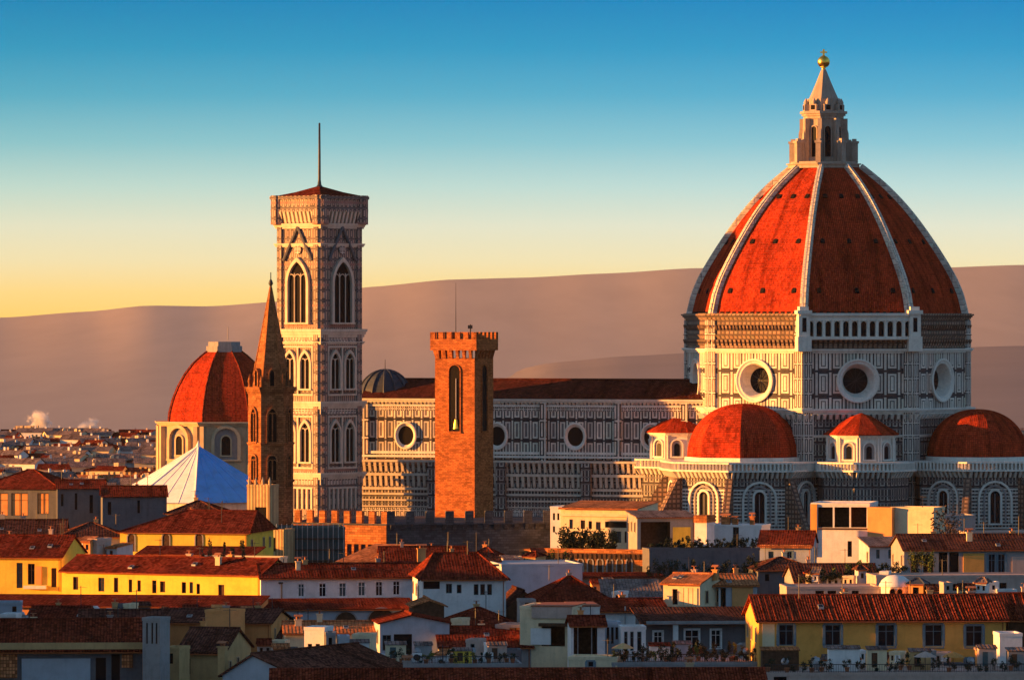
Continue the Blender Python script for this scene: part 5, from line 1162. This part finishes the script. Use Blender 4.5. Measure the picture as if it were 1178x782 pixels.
# ---- small infill houses squeezed between the rows
jr = random.Random(77); used_l = set()
CW = {'white': 'white_pl', 'blue grey': 'greyblue', 'cream': 'creampl', 'grey': 'greypl', 'pinkish': 'pinkpl', 'ochre': 'ochre', 'salmon': 'salmon', 'dark grey': 'slate'}
for place, x0, x1, e0, e1, Y0, Y1, n_, dmax in (
    ('below the long yellow house', 0, 296, 696, 709, 774, 806, 11, 6), ('between the striped dark roof and the orange roof edge', 292, 352, 735, 752, 716, 732, 4, 4),
    ('between the dark red roof and the cluttered roof', 500, 536, 748, 758, 716, 730, 3, 4), ('below the black porch', 700, 872, 744, 757, 719, 736, 9, 4), ('at the foot of the big orange house', 880, 1170, 748, 765, 686, 696, 12, 2.5),
    ('above the low pinkish wall', 915, 1040, 655, 672, 854, 867, 7, 3), ('along the pinkish parapet at the right', 1066, 1176, 669, 681, 818, 842, 6, 4), ('left of the arcade wall', 556, 640, 634, 647, 878, 898, 5, 5),
    ('between the yellow house and the yellow hall', 74, 140, 620, 634, 890, 935, 5, 6), ('behind the grey corrugated roof', 672, 762, 664, 680, 832, 872, 5, 5), ('between the red hip roofs of the centre', 590, 690, 676, 692, 828, 850, 5, 5)):
    for k in range(n_):
        wpx = jr.uniform(8, 22); px = x0 + (x1 - x0 - wpx) * (k + jr.uniform(.1, .9)) / n_; Yq = jr.uniform(Y0, Y1); ev = jr.uniform(e0, e1)
        for _t in range(60):
            cn = jr.choice(list(CW)); kd = jr.choice(['side', 'shed', 'flat', 'flat', 'hip']); sz = 'narrow' if wpx < 12 else 'small' if wpx < 17 else 'wider'
            lb = f"{sz} {cn} {'flat topped' if kd == 'flat' else 'lean-to roofed' if kd == 'shed' else 'hip roofed' if kd == 'hip' else 'gable roofed'} infill house {place}"
            if lb not in used_l: break
        used_l.add(lb); a_ = jr.choice([-22, -14, 5, 7, 8]); wl = []; nw = max(1, int(wpx / 6))
        for q_ in range(nw):
            xa = px + (q_ + .3) * wpx / nw; wl.append((xa, ev + 3.2, xa + min(3.4, wpx / nw * .45), ev + jr.uniform(7, 10), jr.choice(['void', 'dark', 'grey', 'plain'])))
        h_ = house(lb, px, px + wpx, ev, Yq, a_, jr.uniform(2.2, dmax), CW[cn], kd, ev - jr.uniform(2.5, 5) if kd != 'flat' else None, jr.choice(['roof', 'roofdarkfar', 'roofgreyfar', 'rooforangefar']) if kd != 'flat' else 'roofgeo', wl, over=.3)
# ---- unseen house blocks added left of the frame to shade the nearest rows
def block(label, x0, x1, Y0, Y1, hh):
    r = thing('shade_block', label, 'house', (x0, Y0, 0)); w, d = x1 - x0, Y1 - Y0; q = MB(); q.box(0, 0, 0, w, d, hh); q.build('wall', M['ochre'], r)
    q = MB(); slab(q, [(-.5, -.5, hh), (w + .5, -.5, hh), (w + .5, d / 2, hh + 2.2), (-.5, d / 2, hh + 2.2)], .2); slab(q, [(w + .5, d + .5, hh), (-.5, d + .5, hh), (-.5, d / 2, hh + 2.2), (w + .5, d / 2, hh + 2.2)], .2); q.build('roof', M['roof'], r)
    for k in range(int(w / 4)):
        for e in range(int(hh / 4)):
            q = MB(); x = 1.5 + k * 4; z = 1.2 + e * 4; q.box(x, -.12, z, x + 1.3, -.01, z + 2.2); o = q.build('window', M['darkframe'], r); q = MB(); q.box(x + .12, -.15, z + .12, x + 1.18, -.121, z + 2.08); q.build('pane', M['glass'], o)
block('unseen ochre block added for shade outside the left edge nearest to the viewer', -112, -84, 618, 689, 26.5)
block('unseen ochre block added for shade outside the left edge level with the orange house', -122, -92, 694, 728, 27.5)
block('unseen ochre block added for shade outside the left edge in front of the yellow row', -126, -96, 742, 812, 25.5)
# ---- chimneys and aerials on the roofs
rng = random.Random(21)
for h in HOUSES:
    if F / h.root.location.y < 5.6 or h is BR: continue
    if h.kind in ('side', 'hip') and h.W > 4:
        for k in range(1 + (h.W > 14)):
            u = rng.uniform(.2, .8) * h.W; w = rng.uniform(.5, .9); v = h.D * rng.uniform(.5, .62); zt = roof_z(h, 'side', v) + rng.uniform(.9, 1.5); zb_ = roof_z(h, 'side', v) - .9
            if h.kind == 'hip': u = h.W * rng.uniform(.42, .58)
            q = MB(); q.box(u - w / 2, v - .3, zb_, u + w / 2, v + .3, zt - .25); q.box(u - w / 2 - .1, v - .4, zt - .25, u + w / 2 + .1, v + .4, zt - .12)
            c = q.build('chimney', M[rng.choice(['creampl', 'pinkpl', 'greypl', 'salmon', 'ochre'])], h.roof)
            q = MB(); q.lathe([(.12, zt - .12), (.14, zt + .12), (.1, zt + .3)], 8, (u, v)); q.box(u - w / 2, v - .28, zt + .3, u + w / 2, v + .28, zt + .36); q.build('chimney_cap', M['clay'], c)
        for _k in range(rng.choice([0, 1, 1, 2]) if h.kind == 'side' else 0):
            v = h.D * rng.uniform(.12, .3); u = rng.uniform(.1, .9) * h.W; s_ = (h.rz - h.E) / (h.D / 2); q = MB(); zz = roof_z(h, 'side', v) + .2
            q.mesh([(u + x, v + y, zz + s_ * y + e) for e in (-.12, .14) for x, y in ((-.35, -.45), (.35, -.45), (.35, .45), (-.35, .45))], [(4, 5, 6, 7), (0, 1, 5, 4), (1, 2, 6, 5), (2, 3, 7, 6), (3, 0, 4, 7)]); o = q.build('skylight', M['galv'], h.roof)
            q = MB(); q.poly([(u + x, v + y, zz + s_ * y + .145) for x, y in ((-.27, -.37), (.27, -.37), (.27, .37), (-.27, .37))]); q.build('skylight_glass', M['glass'], h.roof)
        for _k in range(1 + (h.W > 12) + (h.W > 22)): antenna(h, rng.uniform(.1, .9) * h.W, h.D * .5, roof_z(h, 'side', h.D * .5), rng.uniform(1.6, 3.2))
    elif h.kind == 'flat' and h.W > 5 and rng.random() < .6:
        antenna(h, rng.uniform(.15, .85) * h.W, rng.uniform(1, h.D * .6), h.E, rng.uniform(1.6, 2.6))
# ---- the far town
def town_mesh(w, d, hh, rh, wallm, roofm, seed):
    r = random.Random(seed); m = MB(); m.box(0, 0, 0, w, d, hh, 0)
    m.poly([(-.4, -.4, hh - .05), (w + .4, -.4, hh - .05), (w + .4, d / 2, hh + rh), (-.4, d / 2, hh + rh)], 1); m.poly([(w + .4, d + .4, hh - .05), (-.4, d + .4, hh - .05), (-.4, d / 2, hh + rh), (w + .4, d / 2, hh + rh)], 1)
    m.poly([(-.02, 0, hh), (-.02, d, hh), (-.02, d / 2, hh + rh - .1)], 0); m.poly([(w + .02, 0, hh), (w + .02, d, hh), (w + .02, d / 2, hh + rh - .1)], 0)
    nx_ = int(w / 3.2); z = hh - 3
    while z > max(hh - 13, 1):
        for k in range(nx_):
            x = (k + .5) * w / nx_
            if r.random() < .85:
                m.box(x - .55, -.06, z, x + .55, -.01, z + 1.7, 2); m.box(x - .7, -.16, z - .2, x + .7, -.01, z - .02, 0)
            if r.random() < .3: m.box(x - .95, -.09, z, x - .57, -.01, z + 1.7, 2)
        for k in range(int(d / 4)):
            y = (k + .5) * d / int(d / 4); m.box(-.06, y - .55, z, -.01, y + .55, z + 1.7, 2)
        z -= 3.3
    for k in range(r.randint(1, 3)):
        x = r.uniform(1, w - 1); m.box(x - .3, d * .45, hh, x + .3, d * .45 + .5, hh + rh + r.uniform(.3, .9), 0)
    return m.data('distant_house', [M[wallm], M[roofm], M['wood']])
TV = [town_mesh(rng.uniform(6, 13), rng.uniform(6, 9), rng.uniform(8, 14.5), rng.uniform(.8, 1.6), wl, rf_, k) for k, (wl, rf_) in enumerate([('creampl', 'roofgreyfar'), ('pinkpl', 'roof'), ('white_pl', 'roofgreyfar'), ('ochre', 'rooforangefar'), ('greypl', 'roofdarkfar'), ('creampl', 'rooforangefar'), ('greyblue', 'roofdarkfar'), ('sand', 'roofgreyfar'), ('pinkpl', 'roofgreyfar'), ('creampl', 'roof')])]
TL = ['cream', 'pinkish', 'white', 'ochre', 'grey', 'buff', 'grey blue', 'sandy', 'dull pink', 'pale cream']
def distant(px, Y, k, z=0, side='left'):
    o = bpy.data.objects.new('distant_house', TV[k]); COL.objects.link(o); o.location = (X(px, Y), Y, z); o.rotation_euler = (0, 0, R(rng.uniform(-28, 25)))
    tag(o, f'tiny far {TL[k]} house in the distant town at the {side} of the picture', 'house', f'{TL[k]} houses of the distant town at the {side}')
Y = 1190.0
while Y < 1960:
    px = -60 + rng.uniform(0, 12)
    while px < 178 if Y > 1400 else px < 150:
        distant(px, Y, rng.randrange(10)); px += rng.uniform(9, 19) * F / Y / 4.6
    px = 1112 + rng.uniform(0, 10)
    if Y > 1300:
        while px < 1200: distant(px, Y, rng.randrange(10), 0, 'right'); px += rng.uniform(15, 26) * F / Y / 4.6
    Y += rng.uniform(38, 60) * (Y / 1500)
fy = 2000.0
t = thing('distant_tower', 'small square yellow tower catching the sun in the distant town', 'tower', (X(31, fy), fy, 0), R(-20))
q = MB(); w = 9 / (F / fy); q.prism([(-w, -w), (w, -w), (w, w), (-w, w)], 0, Z(493.5, fy)); q.box(-.5, -w - .1, Z(505, fy), 1.2, -w + .1, Z(499, fy), 1); q.build('tower_shaft', [M['yellow'], M['wood']], t)
q = MB(); c4 = [(-w - .4, -w - .4), (w + .4, -w - .4), (w + .4, w + .4), (-w - .4, w + .4)]; q.prism(c4, Z(496, fy), Z(493, fy), bottom=True)
for i in range(4): merlons(q, c4[i], c4[(i + 1) % 4], Z(493, fy), 1.1, .9, .7, .5)
q.build('battlement', M['sand'], t)
t = thing('distant_hall', 'long bright yellow hall on the skyline of the distant town', 'hall', (X(115, fy), fy, 0), R(-22))
q = MB(); w = 33 / (F / fy); q.box(0, 0, 0, w, 9, Z(504.5, fy)); q.build('wall', M['yellow'], t)
q = MB(); 
for k in range(9): q.box(k * w / 9, -.3, Z(504.5, fy), (k + .6) * w / 9, 9, Z(502.6, fy))
q.build('parapet', M['yellow'], t)
# ---- two puffs of chimney smoke over the far town
def smoke(px, py, w, hh, seed):
    Yq = 2150.0; m = MB(); r = random.Random(seed)
    m.lathe([(w * .18, 0), (w * .3, hh * .15), (w * .42, hh * .45), (w * .5, hh * .7), (w * .3, hh * .92), (.05, hh)], 14)
    m.v = [(x + z * .12 + r.uniform(-.4, .4), y + r.uniform(-.4, .4), z) for x, y, z in m.v]
    o = m.build('smoke', SM); o.location = P(px, py, Yq); tag(o, 'pale plume of smoke rising over the distant town', 'smoke', None, 'stuff')
SM = bpy.data.materials.new('smoke'); SM.use_nodes = True; st = SM.node_tree; st.nodes.clear()
sv = N(st, 'ShaderNodeVolumePrincipled'); s_o = N(st, 'ShaderNodeOutputMaterial'); st.links.new(sv.outputs[0], s_o.inputs['Volume']); sv.inputs['Color'].default_value = (.95, .93, .9, 1)
stc = N(st, 'ShaderNodeTexCoord'); sg = N(st, 'ShaderNodeVectorMath', operation='DISTANCE'); st.links.new(stc.outputs['Generated'], sg.inputs[0]); sg.inputs[1].default_value = (.5, .5, .5)
sn = noise(st, stc.outputs['Object'], .28, 5, .65)
dens = math_(st, 'MULTIPLY', math_(st, 'SUBTRACT', math_(st, 'MULTIPLY', sn, 2.2), math_(st, 'ADD', math_(st, 'MULTIPLY', sg.outputs['Value'], 1.7), .55), True), 1.8)
st.links.new(dens, sv.inputs['Density'])
smoke(42, 513, 13, 17, 1); smoke(99, 511, 13, 12, 2)
# ---- trees and shrubs among the houses
for k, (px, py, w, hh) in enumerate(((650, 612, 3.2, 5), (664, 613, 3.0, 5.2), (678, 612, 3.2, 5.4), (690, 614, 3, 5), (702, 616, 2.6, 4.6))):
    Yt = 975 - k; zz = Z(py + 18, Yt); p = P(px, py, Yt); tree('dark garden tree in the row in front of the cream villa', (p.x, p.y, Z(632, Yt) - 3.5), w, Z(py - 4, Yt) - Z(632, Yt) + 3.5, 700, 'leaf', 'trees before the cream villa', k)
for k in range(26):
    px = 750 + k * 4.7 + rng.uniform(-1, 1); Yt = 909.0; shrub('small dark hedge plant on top of the dark garden wall', (X(px, Yt), Yt, Z(631.5, Yt)), 1.3, rng.uniform(.9, 2.2), 130, 'leaf', False, 'hedge plants along the garden wall', 100 + k, 'hedge_plant', 'hedge plant')
for k in range(30):
    px = 750 + k * 4.1 + rng.uniform(-1, 1); Yt = 898.0; py = rng.uniform(638, 655); shrub('dark climbing bush in the yard below the dark garden wall', (X(px, Yt), Yt, Z(668, Yt)), 1.7, Z(py, Yt) - Z(668, Yt), 150, 'leaf', False, 'bushes below the garden wall', 200 + k, 'bush', 'bush')
for k in range(12):
    px = 598 + k * 5.4; Yt = 900.0; shrub('small garden bush at the faded left end of the arcade wall', (X(px, Yt), Yt, Z(652, Yt)), 1.4, rng.uniform(1.4, 3.4), 130, rng.choice(['leaf', 'leaf', 'leaflit']), False, 'bushes along the arcade wall', 300 + k, 'bush', 'bush')
for k, (px, py, hh) in enumerate(((1048, 661, 4.2), (1054, 661, 3.6), (1060, 661, 4.0), (1067, 661, 3.4), (1073, 661, 3.8))):
    Yt = 868.0 - k * .5; shrub('bright yellow green bush growing up the terrace house', (X(px, Yt), Yt, Z(py, Yt)), 1.6, hh, 240, 'leaflit' if k % 2 == 0 else 'leaf', False, 'green bushes on the terrace', 400 + k, 'bush', 'bush')
for k, (px, py) in enumerate(((962, 660), (975, 658), (990, 655))):
    Yt = 866.0; shrub(('low', 'middle', 'tallest')[k] + ' lime green plant in the row above the low pinkish wall', (X(px, Yt), Yt, Z(py + 4, Yt)), 1.3, 1.6 + .2 * k, 160, 'leaflit', False, None, 420 + k)
for k in range(22):
    px = 925 + k * 5.5 + rng.uniform(-2, 2); Yt = 864.0; shrub('dark bush on the dark tiled slope above the pinkish wall', (X(px, Yt), Yt, Z(672 - k * .6, Yt)), 1.8, rng.uniform(1.2, 2.6), 150, 'leaf', False, 'dark bushes above the pinkish wall', 440 + k, 'bush', 'bush')
tree('bare looking brown tree in front of the grey stone block', (X(1090, 975), 975, 4), 6, Z(588, 975) - 4, 600, 'bark', None, 500)
tree('brown tree behind the terrace house roof', (X(1082, 900), 900, 2), 5, Z(606, 900) - 2, 500, 'bark', None, 501)
for k in range(5):
    px = (241, 257, 268, 279, 234)[k]; Yt = 900.0; shrub('slim dark cypress before the cream low front', (X(px, Yt), Yt, Z(652, Yt)), .9, Z(622 + 3 * (k % 3), Yt) - Z(652, Yt), 240, 'leaf', False, 'slim cypresses before the cream low front', 520 + k, 'cypress', 'cypress')
# ---- clutter on the flat roofs in the foreground
def ac(p, w, rz, label, group):
    r = thing('air_conditioner', label, 'air conditioner', p, rz, group); q = MB(); q.box(-w / 2, -.2, .12, w / 2, .2, .95 * w); q.box(-w * .4, -.15, 0, -w * .3, .15, .12); q.box(w * .3, -.15, 0, w * .4, .15, .12); q.build('casing', M['whiteframe'], r)
    q = MB(); q.tube((0, -.21, w * .52), (0, -.235, w * .52), w * .34, n=14); q.build('fan_grille', M['metal'], r)
def dish(p, rz, label, group):
    r = thing('satellite_dish', label, 'satellite dish', p, rz, group); q = MB(); q.tube((0, 0, 0), (0, 0, 1.1), .05); q.build('pole', M['metal'], r)
    q = MB(); q.lathe([(.02, 0), (.25, .03), (.42, .1), (.5, .17)], 16); mm = Matrix.Translation((0, -.1, 1.3)) @ Matrix.Rotation(R(65), 4, 'X'); q.v = [tuple(mm @ Vector(v)) for v in q.v]; q.build('dish', M['galv'], r)
    q = MB(); q.tube((0, -.15, 1.05), (0, -.6, 1.35), .03); q.build('arm', M['metal'], r)
def tank(p, label, group):
    r = thing('water_tank', label, 'water tank', p, 0, group); q = MB(); q.lathe([(.55, .15), (.6, .2), (.6, 1.5), (.5, 1.68), (.15, 1.75), (.15, 1.85)], 14); q.build('tank', M['galv'], r)
    for a in range(3): q = MB(); q.box(-.06 + .4 * math.cos(a * 2.1), -.06 + .4 * math.sin(a * 2.1), 0, .06 + .4 * math.cos(a * 2.1), .06 + .4 * math.sin(a * 2.1), .2); q.build('leg', M['metal'], r)
def parasol(p, c, label):
    r = thing('parasol', label, 'parasol', p); q = MB(); q.tube((0, 0, 0), (0, 0, 2.4), .05); q.build('pole', M['metal'], r); q = MB(); q.lathe([(1.5, 1.75), (.8, 2.15), (.02, 2.45)], 8, (0, 0), 0, False); q.build('canopy', M[c], r)
GA = 'potted plants on the flat roof below the white gable'
def top(h, u, v): return h.world(u, v, h.E + .02)
hA = tA
for k in range(24): shrub('potted plant on the flat roof below the white gable', top(hA, .8 + k * (hA.W - 1.6) / 23 + rng.uniform(-.25, .25), rng.uniform(.6, 3.5)), rng.uniform(.7, 1.2), rng.uniform(.6, 1.6), 110, rng.choice(['leaf', 'leaf', 'leaf', 'leaflit']), rng.random() < .4, GA, 600 + k, 'potted_plant', 'potted plant', .13)
for k in range(5): ac(top(hA, 3 + k * 4.6, 4.5 + (k % 2)), rng.uniform(.9, 1.3), R(rng.uniform(-15, 15)), 'white air conditioner among the pots on the flat roof', 'air conditioners on the flat roof')
for k in range(3): dish(top(hA, 5 + k * 7.3, 5.5), R(20 - 25 * k), 'grey satellite dish on the flat roof with the pots', 'dishes on the flat roof')
for k in range(2): tank(top(hA, 1.6 + k * 1.5, 6), 'grey water tank at the left end of the flat roof', 'water tanks on the flat roof')
def hut(label, h, u, v, w, d, hh, wallm, winm=None, rm='roofgreyfar'):
    p = top(h, u, v); r = thing('roof_hut', label, 'hut', p, h.root.rotation_euler.z); q = MB(); q.box(0, 0, -.1, w, d, hh); q.build('wall', M[wallm], r)
    q = MB(); slab(q, [(-.15, -.2, hh + .08), (w + .15, -.2, hh + .08), (w + .15, d + .2, hh + .4), (-.15, d + .2, hh + .4)], .1); q.build('roof', M[rm], r)
    if winm: q = MB(); q.box(w * .2, -.04, hh * .15, w * .5, .02, hh * .85); q.build('door', M[winm], r)
    return r
hut('pale grey roof hut with a dark door under the long flat house', hA, 3.0, 8, 3.2, 2.2, 2.3, 'white_pl', 'wood'); hut('cream roof hut in the middle of the cluttered flat roof', hA, 8.4, 8.5, 2.6, 2, 2.0, 'creampl', 'shutter')
hut('grey roof hut in front of the white gable doorway', hA, 12.2, 9, 2.2, 2, 1.9, 'greypl', None); hut('bright yellow roof hut on the cluttered flat roof', hA, 16.9, 3.2, 2.3, 1.5, 1.5, 'yellow', 'darkframe'); hut('pinkish roof hut at the right end of the cluttered flat roof', hA, 21.5, 6, 2.4, 2, 2.0, 'pinkpl', 'wood')
railing(hA, .3, hA.W - .3, .15, hA.E + .12, .9)
hB = tB
for k in range(34): shrub('dark potted plant on the terrace below the black porch', top(hB, .6 + k * (hB.W - 1.2) / 33 + rng.uniform(-.2, .2), rng.uniform(.5, 5)), rng.uniform(.8, 1.3), rng.uniform(1.0, 2.4), 130, 'leaf' if k % 9 else 'leaflit', rng.random() < .35, 'potted plants on the terrace below the black porch', 700 + k, 'potted_plant', 'potted plant', .14)
hut('white low hut with red stripes of tile on the planted terrace', hB, 5.4, 6, 2.6, 1.8, 1.8, 'white_pl', None, 'roof'); hut('bluish white low hut on the planted terrace', hB, 8.6, 6.4, 2.2, 1.8, 2.0, 'greyblue', None)
dish(top(hB, 17.5, 2), R(15), 'grey satellite dish at the right end of the planted terrace', None)
parasol(top(hB, 1.6, 2.4), 'ochre', 'ochre parasol at the left end of the planted terrace')
railing(hB, .3, hB.W - .3, .15, hB.E + .12, 1.0, 'wood', .3)
hC = tC
for k in range(30): shrub('potted plant on the terrace at the foot of the orange house', top(hC, 1 + k * (hC.W - 2) / 29 + rng.uniform(-.3, .3), rng.uniform(.8, 6)), rng.uniform(.7, 1.2), rng.uniform(.8, 1.8), 110, 'leaf', rng.random() < .35, 'potted plants below the orange house', 800 + k, 'potted_plant', 'potted plant', .13)
hut('long orange awning hut at the left foot of the orange house', hC, .8, 7, 4.6, 2.2, 2.4, 'wood', None, 'rooforangefar'); hut('plain white screen hut below the second blue window', hC, 8.9, 5, 3.9, 1.4, 2.7, 'white_pl', None); hut('cream hut with a dark door below the third blue window', hC, 14.0, 6.6, 2.4, 1.6, 2.5, 'creampl', 'wood')
hut('ochre hut below the fourth blue window', hC, 19.4, 7.2, 2.6, 1.5, 2.2, 'ochre', 'darkframe'); hut('pinkish hut at the right foot of the orange house', hC, 28.0, 6.6, 2.2, 1.8, 2.6, 'pinkpl', 'shutter'); hut('grey hut beside the dark house at the right edge', hC, 31.6, 6, 2.2, 2, 2.3, 'greypl', 'wood')
parasol(top(hC, 20.9, 4.2), 'pinkpl', 'pale closed parasol in front of the fourth blue window'); parasol(top(hC, 24.3, 3.5), 'awn', 'orange parasol below the fifth blue window')
tank(top(hC, 7.2, 4.5), 'grey water tank beside the plain white screen hut', None); dish(top(hC, 3.2, 2.5), R(-10), 'grey satellite dish in front of the orange awning hut', None); dish(top(hC, 26.4, 3.2), R(10), 'grey satellite dish right of the orange parasol', None)
railing(hC, .3, hC.W - .3, .15, hC.E + .12, 1.0, 'metal', .3)
